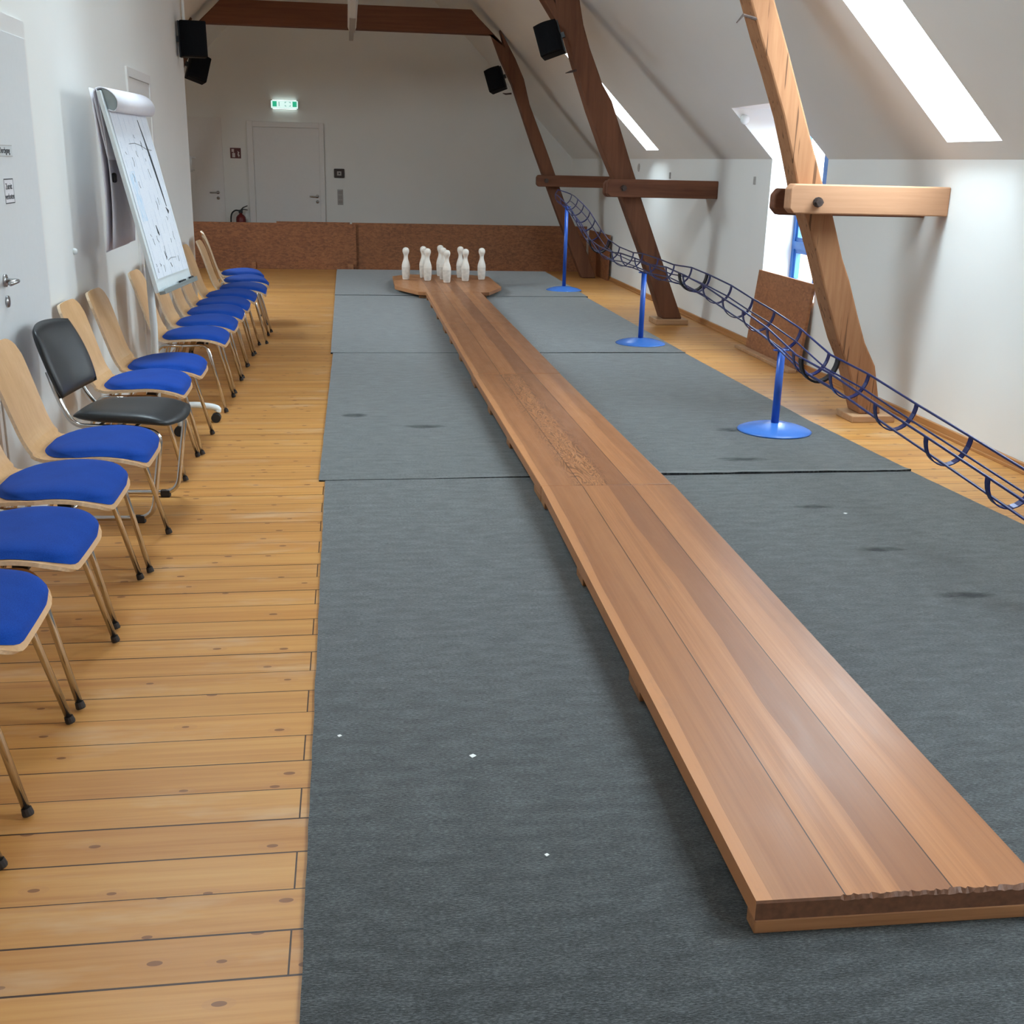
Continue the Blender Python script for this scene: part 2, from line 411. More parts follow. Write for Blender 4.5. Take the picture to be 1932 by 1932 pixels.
def bend(pts, r=.05, n=5):
    """round the corners of a polyline"""
    P = [Vector(p) for p in pts]; out = [P[0]]
    for i in range(1, len(P) - 1):
        a, b, c = P[i - 1], P[i], P[i + 1]; u = (a - b); v = (c - b)
        k = min(r, u.length * .48, v.length * .48)
        p0 = b + u.normalized() * k; p1 = b + v.normalized() * k
        for j in range(n + 1):
            t = j / n; out.append(p0 * (1 - t) ** 2 + b * 2 * t * (1 - t) + p1 * t * t)
    out.append(P[-1]); return out
def lathe(bm, prof, seg=24, c=(0, 0, 0), cap=True, mi=None):
    rings = []
    for r, z in prof:
        rings.append([bm.verts.new((c[0] + r * math.cos(2 * PI * k / seg), c[1] + r * math.sin(2 * PI * k / seg), c[2] + z)) for k in range(seg)])
    for i in range(len(rings) - 1):
        for k in range(seg):
            f = bm.faces.new((rings[i][k], rings[i][(k + 1) % seg], rings[i + 1][(k + 1) % seg], rings[i + 1][k]))
            if mi: f.material_index = mi[i]
    if cap: bm.faces.new(list(reversed(rings[0]))); bm.faces.new(rings[-1])
def nb(): return bmesh.new()
def smoothcurve(pts, sub=6):
    """Catmull-Rom"""
    P = [Vector(p) for p in pts]; out = []
    for i in range(len(P) - 1):
        p0 = P[max(i - 1, 0)]; p1 = P[i]; p2 = P[i + 1]; p3 = P[min(i + 2, len(P) - 1)]
        for j in range(sub):
            t = j / sub
            out.append(.5 * ((2 * p1) + (p2 - p0) * t + (2 * p0 - 5 * p1 + 4 * p2 - p3) * t * t + (3 * p1 - p0 - 3 * p2 + p3) * t ** 3))
    out.append(P[-1]); return out
def interp(tab, v):
    if v <= tab[0][0]: return tab[0][1]
    for (a, b), (c, d) in zip(tab, tab[1:]):
        if v <= c: return b + (d - b) * (v - a) / (c - a)
    return tab[-1][1]

# ------------------------------------------------------------------ the room
XR, XL, XP = 3.65, -3.55, -1.42          # right knee wall, left knee wall, partition face
Y0, Y1, YP = -4.0, 18.7, 10.88           # wall behind the camera, far gable, end of partition
EZ = 1.64; XC = (XR + XL) / 2; RZ = EZ + (XR - XC)
def roofz(x): return EZ + (XR - x) if x > XC else EZ + (x - XL)

bm = nb(); box(bm, (XL - .1, Y0 - .1, -.12), (XR + .1, Y1 + .1, 0)); struct('floor', bm, 'floor')

def holed(f, u0, u1, v0, v1, holes, bm):
    us = sorted({u0, u1, *[h[0] for h in holes], *[h[1] for h in holes]})
    vs = sorted({v0, v1, *[h[2] for h in holes], *[h[3] for h in holes]})
    for a, b in zip(us, us[1:]):
        for c, d in zip(vs, vs[1:]):
            mu, mv = (a + b) / 2, (c + d) / 2
            if any(h[0] < mu < h[1] and h[2] < mv < h[3] for h in holes): continue
            quad(bm, [f(a, c), f(b, c), f(b, d), f(a, d)])

DY0, DY1, DZ0, DZ1, DX = 8.48, 9.665, .55, 2.045, 3.90     # dormer window opening
sk = [(5.96, 6.55), (13.06, 13.60), (-1.0, -.4), (1.7, 2.6)]            # right-slope skylights; the last one unseen, added to brighten the near room
SX0, SX1 = 3.553, 2.52
skl = [(12.0, 13.5, -3.0, -2.35), (5.6, 7.0, -1.25, -.30)]                                         # left slope: skylight over the recess, then an unseen one added for fill light
dxs = XR - (DZ1 - EZ)                                       # x where the dormer ceiling meets the slope
# right knee wall
bm = nb()
holed(lambda y, z: (XR, y, z), Y0, Y1, 0, EZ, [(DY0, DY1, DZ0, EZ)], bm)
struct('wall_right', bm, 'wall')
bm = nb(); holed(lambda y, z: (XL, y, z), Y0, Y1, 0, EZ, [], bm); struct('wall_left', bm, 'wall')
# sloped ceilings
bm = nb()
h = [(a, b, SX1, SX0) for a, b in sk] + [(DY0, DY1, dxs, XR)]
holed(lambda y, x: (x, y, EZ + XR - x), Y0, Y1, XC, XR, h, bm)
hl = skl
holed(lambda y, x: (x, y, EZ + x - XL), Y0, Y1, XL, XC, hl, bm)
# skylight shafts
def shaft(bm, a, b, x0, x1, sgn, depth=.03):
    n = Vector((sgn * .7071, 0, .7071)) * depth
    P = [Vector((x, y, roofz(x))) for x, y in ((x0, a), (x0, b), (x1, b), (x1, a))]
    for i in range(4):
        quad(bm, [P[i], P[(i + 1) % 4], P[(i + 1) % 4] + n, P[i] + n])
    return [p + n for p in P]
panes = []
for a, b in sk: panes.append(shaft(bm, a, b, SX0, SX1, 1, .20))
for a, b, c_, d_ in skl: panes.append(shaft(bm, a, b, c_, d_, -1))
struct('ceiling', bm, 'ceil')
for i, P in enumerate(panes):
    bm = nb(); quad(bm, P); w = struct('window_%d' % (i + 2), bm, 'glass'); w['label'] = 'skylight pane set in the sloping ceiling'  # the added unseen skylights share this name and label
    fb = nb()
    n = (P[1] - P[0]).cross(P[2] - P[1]).normalized(); cen = sum(P, Vector()) / 4
    if n.z < 0: n = -n
    for j in range(4):
        a, b = P[j], P[(j + 1) % 4]
        ia = a + (cen - a) * .03; ib = b + (cen - b) * .03
        quad(fb, [a + n * .004, b + n * .004, ib + n * .004, ia + n * .004])
    fr = obj('window_frame', fb, 'door', w)
    L = bpy.data.lights.new('skylight_portal', 'AREA'); L.shape = 'RECTANGLE'
    L.size = (P[1] - P[0]).length; L.size_y = (P[2] - P[1]).length
    lo = bpy.data.objects.new('skylight_portal', L); C.objects.link(lo); lo.location = cen + n * .01
    ax = (P[1] - P[0]).normalized(); az = n; ay = az.cross(ax)
    lo.matrix_world = Matrix(((ax.x, ay.x, az.x, lo.location.x), (ax.y, ay.y, az.y, lo.location.y), (ax.z, ay.z, az.z, lo.location.z), (0, 0, 0, 1)))
    L.cycles.is_portal = True

# far gable and wall behind the camera
for nm, y in (('wall_back', Y1), ('wall_front', Y0)):
    bm = nb(); quad(bm, [(XL, y, 0), (XR, y, 0), (XR, y, EZ), (XC, y, RZ), (XL, y, EZ)]); struct(nm, bm, 'wall')

# partition on the left (a wall slab up to the roof)
bm = nb(); t = .12
prism(bm, [(XP - t, Y0, 0), (XP, Y0, 0), (XP, Y0, roofz(XP)), (XP - t, Y0, roofz(XP - t))], (0, YP - Y0, 0))
struct('wall_partition', bm, 'wall')
bm = nb(); tube(bm, [(XP + .03, YP - .06, 2.55), (XP + .03, YP - .06, roofz(XP) - .03)], .012, 8)
tag(obj('cable_conduit', bm, 'wall'), 'thin white conduit running up the end of the left wall above the black loudspeaker', 'pipe')

# dormer reveal
bm = nb()
quad(bm, [(XR, DY0, DZ0), (DX, DY0, DZ0), (DX, DY1, DZ0), (XR, DY1, DZ0)])
quad(bm, [(dxs, DY0, DZ1), (DX, DY0, DZ1), (DX, DY1, DZ1), (dxs, DY1, DZ1)])
for y in (DY0, DY1):
    quad(bm, [(XR, y, DZ0), (DX, y, DZ0), (DX, y, DZ1), (dxs, y, DZ1), (XR, y, EZ)])
struct('wall_dormer', bm, 'wall')
# dormer window: blue frame, centre post, transom, sashes and panes
bm = nb(); f = .055
box(bm, (DX, DY0, DZ0), (DX + .07, DY0 + f, DZ1)); box(bm, (DX, DY1 - f, DZ0), (DX + .07, DY1, DZ1))
box(bm, (DX, DY0 + f, DZ0), (DX + .07, DY1 - f, DZ0 + f)); box(bm, (DX, DY0 + f, DZ1 - f), (DX + .07, DY1 - f, DZ1))
box(bm, (DX - .01, 9.03, DZ0 + f), (DX + .07, 9.12, DZ1 - f)); box(bm, (DX - .005, DY0 + f, .89), (DX + .07, DY1 - f, .955))
win = struct('window_1', bm, 'bluewin')
for y0, y1 in ((DY0 + f, 9.03), (9.12, DY1 - f)):
    for z0, z1 in ((DZ0 + f, .89), (.955, DZ1 - f)):
        bm = nb(); s = .035
        for a, b in (((y0, z0), (y0 + s, z1)), ((y1 - s, z0), (y1, z1)), ((y0 + s, z0), (y1 - s, z0 + s)), ((y0 + s, z1 - s), (y1 - s, z1))):
            box(bm, (DX + .012, a[0], a[1]), (DX + .055, b[0], b[1]))
        sa = obj('window_sash', bm, 'bluewin', win)
        bm = nb(); quad(bm, [(DX + .035, y0 + s, z0 + s), (DX + .035, y1 - s, z0 + s), (DX + .035, y1 - s, z1 - s), (DX + .035, y0 + s, z1 - s)])
        obj('window_pane', bm, 'glass', sa)
L = bpy.data.lights.new('dormer_portal', 'AREA'); L.shape = 'RECTANGLE'; L.size = DY1 - DY0; L.size_y = DZ1 - DZ0; L.cycles.is_portal = True
lo = bpy.data.objects.new('dormer_portal', L); C.objects.link(lo)
lo.matrix_world = Matrix(((0, 0, 1, DX + .09), (1, 0, 0, (DY0 + DY1) / 2), (0, 1, 0, (DZ0 + DZ1) / 2), (0, 0, 0, 1)))

# skirting boards
def skirt(name, y0, y1):
    bm = nb(); box(bm, (XR - .022, y0, 0), (XR, y1, .055)); box(bm, (XR - .034, y0, 0), (XR - .022, y1, .018))
    return struct(name, bm, 'skirt', bevel=.003)
skirt('baseboard_right', Y0, Y1)
bm = nb(); box(bm, (XP, Y0, 0), (XP + .018, YP, .055)); struct('baseboard_left', bm, 'skirt', bevel=.003)

# doors
def handle(parent, base, along, out, name='door_handle', mat='chromeh'):
    base = Vector(base); along = Vector(along); out = Vector(out)
    bm = nb(); tube(bm, bend([base, base + out * .055, base + out * .055 + along * .12], .02), .0095, 10)
    tube(bm, [base, base + out * .008], .026, 14)
    k = base - Vector((0, 0, .085)); tube(bm, [k, k + out * .008], .024, 14)
    return obj(name, bm, mat, parent, smooth=True)
bm = nb()   # grey door in the left wall, nearest the camera
box(bm, (XP, 4.62, 0), (XP + .012, 5.585, 2.105))
d1 = struct('door_1', bm, 'door', bevel=.002)
bm = nb(); box(bm, (XP + .012, 4.66, 0), (XP + .02, 5.535, 2.03)); lf = obj('door_leaf', bm, 'doorleft', d1, bevel=.002)
handle(d1, (XP + .02, 4.86, 1.05), (0, -1, 0), (1, 0, 0))
bm = nb(); ya, yb = 8.01, 8.93   # second door in the left wall, behind the flip chart
for a, b in (((ya, 0), (ya + .06, 2.1)), ((yb - .06, 0), (yb, 2.1)), ((ya + .06, 2.04), (yb - .06, 2.1))):
    box(bm, (XP, a[0], a[1]), (XP + .014, b[0], b[1]))
d2 = struct('door_2', bm, 'door', bevel=.002)
bm = nb(); box(bm, (XP, ya + .065, .005), (XP + .006, yb - .065, 2.035)); obj('door_leaf', bm, 'door', d2, bevel=.002)
bm = nb()   # door in the far gable under the exit sign
xa, xb = -1.545, -.36
for a, b in (((xa, 0), (xa + .09, 2.085)), ((xb - .075, 0), (xb, 2.075)), ((xa + .09, 2.0), (xb - .075, 2.08))):
    box(bm, (a[0], Y1 - .045, a[1]), (b[0], Y1, b[1]))
d3 = struct('door_3', bm, 'door', bevel=.004)
bm = nb(); box(bm, (xa + .09, Y1 - .012, .005), (xb - .075, Y1 - .002, 1.998)); obj('door_leaf', bm, 'door', d3, bevel=.002)
handle(d3, (-.485, Y1 - .012, .97), (-1, 0, 0), (0, -1, 0))
bm = nb()   # flush door in the far left corner
box(bm, (-2.85, Y1 - .02, 0), (-1.93, Y1, 2.12)); d4 = struct('door_4', bm, 'door', bevel=.003)
handle(d4, (-2.03, Y1 - .02, 1.0), (-1, 0, 0), (0, -1, 0))
bm = nb(); box(bm, (-2.46, Y1 - .03, 1.30), (-2.40, Y1 - .02, 1.52)); box(bm, (-2.44, Y1 - .06, 1.50), (-2.34, Y1 - .03, 1.52)); box(bm, (-2.44, Y1 - .06, 1.32), (-2.36, Y1 - .03, 1.34))
obj('door_bolt', bm, 'chromeh', d4)

# ------------------------------------------------------------------ outside
bm = nb(); box(bm, (13.5, 4, -6), (20, 45, 1.98))
for (y, z) in ((9, .2), (14, .2), (20, .2), (27, .2)): box(bm, (13.45, y, z), (13.5, y + 1.0, z + 1.3))
tag(obj('brick_building', bm, 'brick'), 'pale brick building seen through the blue dormer window', 'building')

# ------------------------------------------------------------------ roof trusses
def post_bm(outline, y0, y1):
    """outline: closed polygon of (x,z); a hewn timber with slightly chamfered arrises"""
    bm = nb(); prism(bm, [(x, y0, z) for x, z in outline], (0, y1 - y0, 0)); return bm
def sides(L, R):
    return list(L) + list(reversed(R))
def bolt_bm(x, y, z, d):
    bm = nb(); tube(bm, [(x, y, z), (x, y - d * .35, z)], .03, 12)
    tube(bm, [(x, y - d * .3, z), (x, y - d, z)], .024, 6); return bm
def tie_bm(x0, x1, y0, y1, z0, z1, c=.03):
    bm = nb()
    prism(bm, [(x0 + c, y0, z0), (x1, y0, z0), (x1, y0, z1), (x0 + c * .8, y0, z1), (x0, y0, z1 - c), (x0, y0, z0 + c)], (0, y1 - y0, 0))
    return bm
def ceil_cut(y, side=1): pass

# nearest truss (front tie beam planed and light)
tr = thing('timber_truss', 'nearest timber roof truss, pale leaning hewn post with light tie beam bolted on', 'roof beam', (3.3, 6.8, 0))
def tobj(name, bm, mat, par, **k):
    o = obj(name, bm, mat, par, **k); o.matrix_parent_inverse = Matrix.Translation(-par.location); return o
Lp = [(3.275, .045), (3.16, .36), (3.075, .52), (2.985, .74), (2.875, 1.05), (2.81, 1.21), (2.705, 1.46), (2.645, 1.65), (2.575, 1.86), (2.475, 2.10), (2.39, 2.29), (2.305, 2.50), (2.22, 2.72), (2.13, 2.90), (1.99, 3.12), (2.15, 3.14)]
Rp = [(3.425, .045), (3.35, .36), (3.262, .51), (3.185, .70), (3.11, .90), (3.045, 1.04), (2.955, 1.29), (2.868, 1.48), (2.77, 1.72), (2.715, 1.86), (2.58, 2.20), (2.455, 2.50), (2.34, 2.78), (2.235, 3.02)]
PY0, PY1 = 6.70, 6.88
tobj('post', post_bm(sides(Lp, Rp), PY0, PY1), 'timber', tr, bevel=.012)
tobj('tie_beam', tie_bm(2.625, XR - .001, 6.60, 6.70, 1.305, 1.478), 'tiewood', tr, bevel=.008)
tobj('tie_beam', tie_bm(2.635, XR - .001, 6.88, 6.97, 1.285, 1.445, .04), 'tieshade', tr, bevel=.01)
tobj('bolt', bolt_bm(2.80, 6.60, 1.375, .04), 'iron', tr)
bm = nb(); box(bm, (3.205, 6.645, 0), (3.50, 6.90, .045)); tobj('foot_block', bm, 'block', tr, bevel=.006)
bm = nb(); tube(bm, [(2.36, 6.71, 2.385), (2.27, 6.68, 2.40), (2.23, 6.67, 2.355)], [.010, .008, .003], 6); tobj('iron_hook', bm, 'iron', tr)
def collar(par, y0, y1, cl, cr, zb=3.14, zt=3.42):
    bm = nb(); prism(bm, [(cl(zb), y0, zb), (cr(zb), y0, zb), (cr(zt), y0, zt), (cl(zt), y0, zt)], (0, y1 - y0, 0))
    return tobj('collar_beam', bm, 'collar', par, bevel=.008)
rfr = lambda z: XR + EZ - z - .03
rfl = lambda z: XL + z - EZ + .03
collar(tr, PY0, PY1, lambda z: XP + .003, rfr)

# second truss
tr = thing('timber_truss', 'second timber roof truss, shaded brown post carrying a black loudspeaker', 'roof beam', (3.28, 11.3, 0))
Lp = [(3.19, .055), (2.945, .68), (2.70, 1.24), (2.61, 1.43), (2.485, 1.68), (2.325, 2.05), (2.165, 2.47), (2.06, 2.76), (1.99, 2.82), (1.84, 3.03), (1.80, 3.10), (1.90, 3.10), (1.965, 2.99), (1.955, 3.10)]
Rp = [(3.40, .055), (3.105, .75), (2.90, 1.24), (2.83, 1.43), (2.785, 1.54), (2.64, 1.92), (2.55, 2.15), (2.45, 2.30), (2.31, 2.62), (2.24, 2.82), (2.20, 3.0), (2.19, 3.06)]
PY0, PY1 = 11.18, 11.38
tobj('post', post_bm(sides(Lp, Rp), PY0, PY1), 'timbershade', tr, bevel=.014)
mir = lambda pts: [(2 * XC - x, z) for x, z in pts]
tobj('post', post_bm(sides(mir(Lp), mir(Rp)), PY0, PY1), 'timbershade', tr, bevel=.014)
tobj('tie_beam', tie_bm(2.525, XR - .001, 11.08, 11.18, 1.26, 1.43), 'tieshade', tr, bevel=.008)
tobj('tie_beam', tie_bm(2.56, XR - .001, 11.38, 11.47, 1.25, 1.41), 'tieshade', tr, bevel=.008)
tobj('bolt', bolt_bm(2.685, 11.08, 1.345, .04), 'iron', tr)
bm = nb(); box(bm, (3.11, 11.12, 0), (3.45, 11.42, .055)); tobj('foot_block', bm, 'block', tr, bevel=.006)
bm = nb(); tube(bm, [(2.21, 11.2, 2.42), (2.13, 11.18, 2.40), (2.08, 11.17, 2.385)], [.014, .012, .004], 6); tobj('iron_hook', bm, 'iron', tr)
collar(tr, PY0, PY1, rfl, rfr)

# far truss
yf = 15.95; k = yf / 15.6
S = lambda pts: [(x * k, 1.56 + (z - 1.56) * k) for x, z in pts]
tr = thing('timber_truss', 'farthest timber roof truss with the dark collar beam spanning the far gable wall', 'roof beam', (3.4, yf, 0))
Lp = S([(3.29, .0), (2.955, .638), (2.63, 1.407), (2.475, 1.781), (2.18, 2.543), (2.02, 2.85), (1.90, 3.137)]) + [(1.69, 3.30)]
Rp = S([(3.47, .0), (3.30, .355), (2.955, 1.03), (2.80, 1.411), (2.673, 1.718), (2.42, 2.30), (2.335, 2.614), (2.215, 2.86), (2.00, 3.22), (2.062, 3.02)]) + [(1.69, 3.44)]
Lp[0] = (3.30, .0); Rp[0] = (3.50, .0)
PY0, PY1 = yf - .09, yf + .09
tobj('post', post_bm(sides(Lp, Rp), PY0, PY1), 'timbershade', tr, bevel=.012)
tobj('post', post_bm(sides(mir(Lp), mir(Rp)), PY0, PY1), 'timbershade', tr, bevel=.012)
tobj('tie_beam', tie_bm(2.585, XR - .001, PY0 - .10, PY0, 1.25, 1.405), 'tieshade', tr, bevel=.008)
tobj('bolt', bolt_bm(2.72, PY0 - .10, 1.33, .04), 'iron', tr)
bm = nb(); tube(bm, [(2.22, PY0 + .02, 2.45), (2.14, PY0, 2.44), (2.10, PY0, 2.45)], [.014, .012, .005], 6); tobj('iron_hook', bm, 'iron', tr)
bm = nb(); sl = .13
prism(bm, [(rfl(3.175) + sl, PY0 - .02, 3.175), (rfr(3.175) - sl, PY0 - .02, 3.175), (rfr(3.47) - sl, PY0 - .02, 3.47), (rfl(3.47) + sl, PY0 - .02, 3.47)], (0, .2, 0))
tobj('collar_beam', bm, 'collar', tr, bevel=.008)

# ------------------------------------------------------------------ loudspeakers
def make_speaker():
    t = thing('loudspeaker', '', 'speaker')
    bm = nb(); w, h, d = .27, .36, .20
    box(bm, (-w / 2, -d / 2, -h / 2), (w / 2, d / 2, h / 2)); obj('cabinet', bm, 'speaker', t, bevel=.01)
    bm = nb(); n = 10; pts = []
    for i in range(n + 1):
        x = -w / 2 + w * i / n; pts.append((x, -d / 2 - .05 * (1 - (2 * x / w) ** 2), -h / 2 + .008))
    pts += [(w / 2, -d / 2 + .002, -h / 2 + .008), (-w / 2, -d / 2 + .002, -h / 2 + .008)]
    prism(bm, pts, (0, 0, h - .016)); obj('grille', bm, 'grille', t)
    bm = nb(); box(bm, (w / 2, -.02, -h / 2 - .0), (w / 2 + .012, .02, h / 2)); box(bm, (w / 2, -.02, -.03), (w / 2 + .05, .02, .03))
    obj('bracket', bm, 'blackp', t)
    return t
sp = make_speaker()
sp.location = (1.895, 11.05, 2.66); sp.rotation_euler = (R_ := math.radians(-8), math.radians(-19), math.radians(-20)); sp.scale = (.80, .80, .80); sp['label'] = 'black loudspeaker on the dark post of the second truss, upper right'
for loc, rot, sc, lab in (((1.975, 15.66, 2.60), (-8, -20, -22), .80, 'black loudspeaker on the farthest post, smaller of the two on the right'),
                          ((-1.87, 15.66, 2.615), (-8, 18, 22), .88, 'tilted black loudspeaker near the far left corner, below the larger one'),
                          ((-1.29, 10.55, 2.50), (0, -1, 14), .80, 'large black loudspeaker bracketed to the end of the left wall')):
    c = copy_tree(sp); c.location = loc; c.rotation_euler = tuple(math.radians(a) for a in rot); c.scale = (sc, sc, sc); c['label'] = lab
    if loc[0] < 0:
        for ch in c.children:
            if ch.name.startswith('bracket'): ch.scale = (-1, 1, 1)

# ------------------------------------------------------------------ ceiling lamp (linear luminaire)
t = thing('linear_lamp', 'long narrow pale strip lamp hanging along the room under the collar beams', 'lamp', (.09, 12, 3.074))
bm = nb(); prism(bm, [(-.055, -4.5, .03), (-.03, -4.5, -.035), (.03, -4.5, -.035), (.055, -4.5, .03)], (0, 5.9, 0)); obj('lamp_cover', bm, 'lampcase', t, bevel=.006)
bm = nb(); prism(bm, [(-.055, 1.42, .03), (-.03, 1.42, -.035), (.03, 1.42, -.035), (.055, 1.42, .03)], (0, 1.5, 0)); obj('lamp_cover', bm, 'lampcase', t, bevel=.006)
bm = nb(); box(bm, (-.035, 1.45, -.042), (.035, 2.85, -.034)); obj('lamp_louvre', bm, 'lampend', t)
bm = nb(); box(bm, (-.035, 2.92, -.03), (.02, 4.0, .02)); obj('end_section', bm, 'lampend', t, bevel=.006)
bm = nb(); box(bm, (-.03, -4.5, .03), (.03, 4.0, .062)); obj('mounting_rail', bm, 'whitemetal', t)

# ------------------------------------------------------------------ grey mats
def mat_bm(pl, pr, y0, y1, z0, z1, jit=.0017, lift=0.0):
    """pl, pr: lists of (x,y) down the left and right edges; frayed cut edges"""
    bm = nb(); L = []; n = 60
    def ed(tab, y): return interp([(b, a) for a, b in tab], y)
    rows = []
    for i in range(n + 1):
        y = y0 + (y1 - y0) * i / n
        rows.append((ed(pl, y) + random.uniform(-jit, jit), ed(pr, y) + random.uniform(-jit, jit), y))
    top = []; bot = []
    m = 40
    for i, (a, b, y) in enumerate(rows):
        rt = []; rb = []
        for j in range(m + 1):
            x = a + (b - a) * j / m; yy = y + (random.uniform(-jit, jit) * 1.2 if i in (0, n) else 0)
            zz = z1 + ((.004 * max(0, math.sin(x * 2.1 + y0)) + (lift * random.uniform(.6, 1.1) if x > 1.5 else 0)) if i == 0 else 0)
            rt.append(bm.verts.new((x, yy, zz))); rb.append(bm.verts.new((x, yy, z0)))
        top.append(rt); bot.append(rb)
    for i in range(n):
        for j in range(m): bm.faces.new((top[i][j], top[i][j + 1], top[i + 1][j + 1], top[i + 1][j]))
        for jj in (0, m): bm.faces.new((top[i][jj], top[i + 1][jj], bot[i + 1][jj], bot[i][jj]))
    for j in range(m):
        for ii in (0, n): bm.faces.new((top[ii][j], top[ii][j + 1], bot[ii][j + 1], bot[ii][j]))
    return bm
mats = [([(-.12, -1), (-.122, 1.74), (-.145, 5.5)], [(3.2, -1), (3.1, 4.4), (3.0, 5.58)], 1.15, 5.52, .0005, .0055, 'grey felt floor mat nearest the camera under the front of the bowling lane'),
        ([(-.175, 5.4), (-.150, 9.35)], [(3.01, 5.5), (2.935, 6.7), (2.885, 9.4)], 5.46, 9.36, .0005, .0085, 'grey felt floor mat second from the camera, under the middle of the lane'),
        ([(-.168, 9.3), (-.175, 13.4)], [(2.89, 9.3), (2.86, 13.5)], 9.34, 13.5, .0005, .0105, 'grey felt floor mat third from the camera, ending in front of the skittles'),
        ([(-.178, 13.3), (-.182, 16.7)], [(2.88, 13.3), (2.9, 14.5), (2.9, 16.7)], 13.46, 16.70, .0005, .013, 'darkest grey felt mat at the far end, under the skittle platform')]
for pl, pr, y0, y1, z0, z1, lab in mats:
    tag(obj('floor_mat', mat_bm(pl, pr, y0, y1, z0, z1, lift=.009 if 5 < y0 < 6 else .002), 'mat'), lab, 'mat', 'grey mats laid end to end')

# ------------------------------------------------------------------ bowling lane
W = .645; Z0 = .045; ZT = .092
def lane(x0, y0, x1, y1, battens, label, front=False, wl=W, mat='lane'):
    L = math.hypot(x1 - x0, y1 - y0); ang = math.atan2(-(x1 - x0), y1 - y0)
    t = thing('lane_section', label, 'bowling lane', (x0, y0, .0), ang, 'wooden bowling lane sections')
    bm = nb(); fy = .035 if front else .0015
    box(bm, (-wl / 2, fy, Z0), (wl / 2, L - .0015, ZT))
    if front:   # end-grain strip with a worn, splintered arris
        n = 80; rows = []
        for i in range(n + 1):
            x = -wl / 2 + wl * i / n
            worn = -.13 < x < wl / 2 - .02
            dz = random.uniform(.0, .005) * worn + .002; dy = random.uniform(0, .009) * worn
            rows.append([bm.verts.new(p) for p in ((x, fy, Z0), (x, .0015, Z0), (x, .0015, ZT - dz - .004), (x, .004 + dy, ZT), (x, fy, ZT))])
        for A, B in zip(rows, rows[1:]):
            for k_ in range(4): bm.faces.new((A[k_], A[k_ + 1], B[k_ + 1], B[k_])).material_index = 1 if k_ in (1, 2) else 0
        bm.faces.new(rows[0]); bm.faces.new(list(reversed(rows[-1])))
    obj('deck', bm, [mat, 'laneend'], t, bevel=0 if front else .0035, seg=2)
    for (b0, b1) in battens:
        bm = nb(); c = wl / 2
        prism(bm, [(-c, b0, .012), (-c, b0, Z0), (c, b0, Z0), (c, b0, .012)], (0, b1 - b0, 0))
        obj('batten', bm, 'laneedge', t, bevel=.003)
    return t
bt = lambda l, y0: [(a - y0, b - y0) for a, b in l]
lane(1.142, 1.868, 1.208, 4.998, [(0.0, .05)] + bt([(2.93, 3.08), (3.89, 4.02), (4.88, 4.995)], 1.868), 'nearest section of the wooden bowling lane, three long brown boards with a worn front edge', True)
lane(1.206, 5.003, 1.192, 7.928, bt([(5.005, 5.2), (6.04, 6.17), (6.92, 7.05), (7.80, 7.925)], 5.003), 'second section of the bowling lane with the swirling knotty grain', mat='laneknot')
lane(1.195, 7.932, 1.200, 10.548, bt([(7.94, 8.05), (8.9, 9.03), (9.8, 9.93), (10.43, 10.545)], 7.932), 'third section of the bowling lane, reddish and beyond the knotty boards')
lane(1.200, 10.552, 1.205, 13.147, bt([(10.555, 10.67), (11.4, 11.53), (12.3, 12.43), (13.0, 13.1)], 10.552), 'farthest section of the bowling lane, running up to the skittle platform')
t = thing('skittle_platform', 'wide angular wooden platform at the end of the lane carrying the white skittles', 'platform', (1.205, 14.1, 0))
bm = nb()
poly = [(.545, 13.76), (.79, 13.18), (.885, 13.15), (1.525, 13.15), (1.63, 13.18), (1.85, 13.74), (1.85, 15.02), (1.65, 15.22), (.76, 15.22), (.56, 14.96)]
prism(bm, [(x - 1.205, y - 14.1, Z0 + .004) for x, y in poly], (0, 0, ZT - Z0 - .004)); obj('deck', bm, 'lane', t, bevel=.005)
for y0 in (13.2, 14.0, 14.9):
    bm = nb(); box(bm, (-.40, y0 - 14.1, .014), (.40, y0 - 13.98, Z0 + .004)); obj('batten', bm, 'laneedge', t, bevel=.003)

# skittles
def make_pin():
    prof = [(.028, 0), (.038, .004), (.044, .02), (.0505, .09), (.0525, .15), (.0525, .165), (.050, .19), (.041, .225), (.031, .255), (.026, .285), (.027, .305), (.033, .325), (.0405, .345), (.0425, .362), (.040, .38), (.032, .394), (.018, .403), (.005, .406)]
    bm = nb(); P = smoothcurve([(r, 0, z) for r, z in prof], 3)
    lathe(bm, [(max(p.x, .001), p.z) for p in P], 28)
    for f_ in bm.faces:
        z = f_.calc_center_median().z
        if .02 < z < .162: f_.material_index = 1
    return obj('skittle', bm, ['pin', 'pinband'], None, smooth=True)
spots = [(1.212, 14.175, 'front skittle, nearest the camera at the point of the diamond'),
         (.985, 14.40, 'left skittle of the second row, half hiding the one behind it'),
         (1.468, 14.386, 'right skittle of the second row, half hiding the one behind it'),
         (.716, 14.52, 'leftmost skittle standing alone at the left corner of the diamond'),
         (1.199, 14.57, 'middle skittle, directly behind the front one'),
         (1.700, 14.59, 'rightmost skittle standing alone at the right corner of the diamond'),
         (.955, 14.76, 'left skittle of the rear pair, behind the left one of the second row'),
         (1.443, 14.80, 'right skittle of the rear pair, behind the right one of the second row'),
         (1.195, 15.0, 'rearmost skittle at the back point of the diamond')]
pin = None
for x, y, lab in spots:
    o = make_pin() if pin is None else pin.copy()
    if pin is None: pin = o
    else: C.objects.link(o)
    o.location = (x, y, ZT); o.rotation_euler = (0, 0, random.uniform(0, 6)); tag(o, 'white ' + lab, 'skittle', 'nine white skittles on the platform')

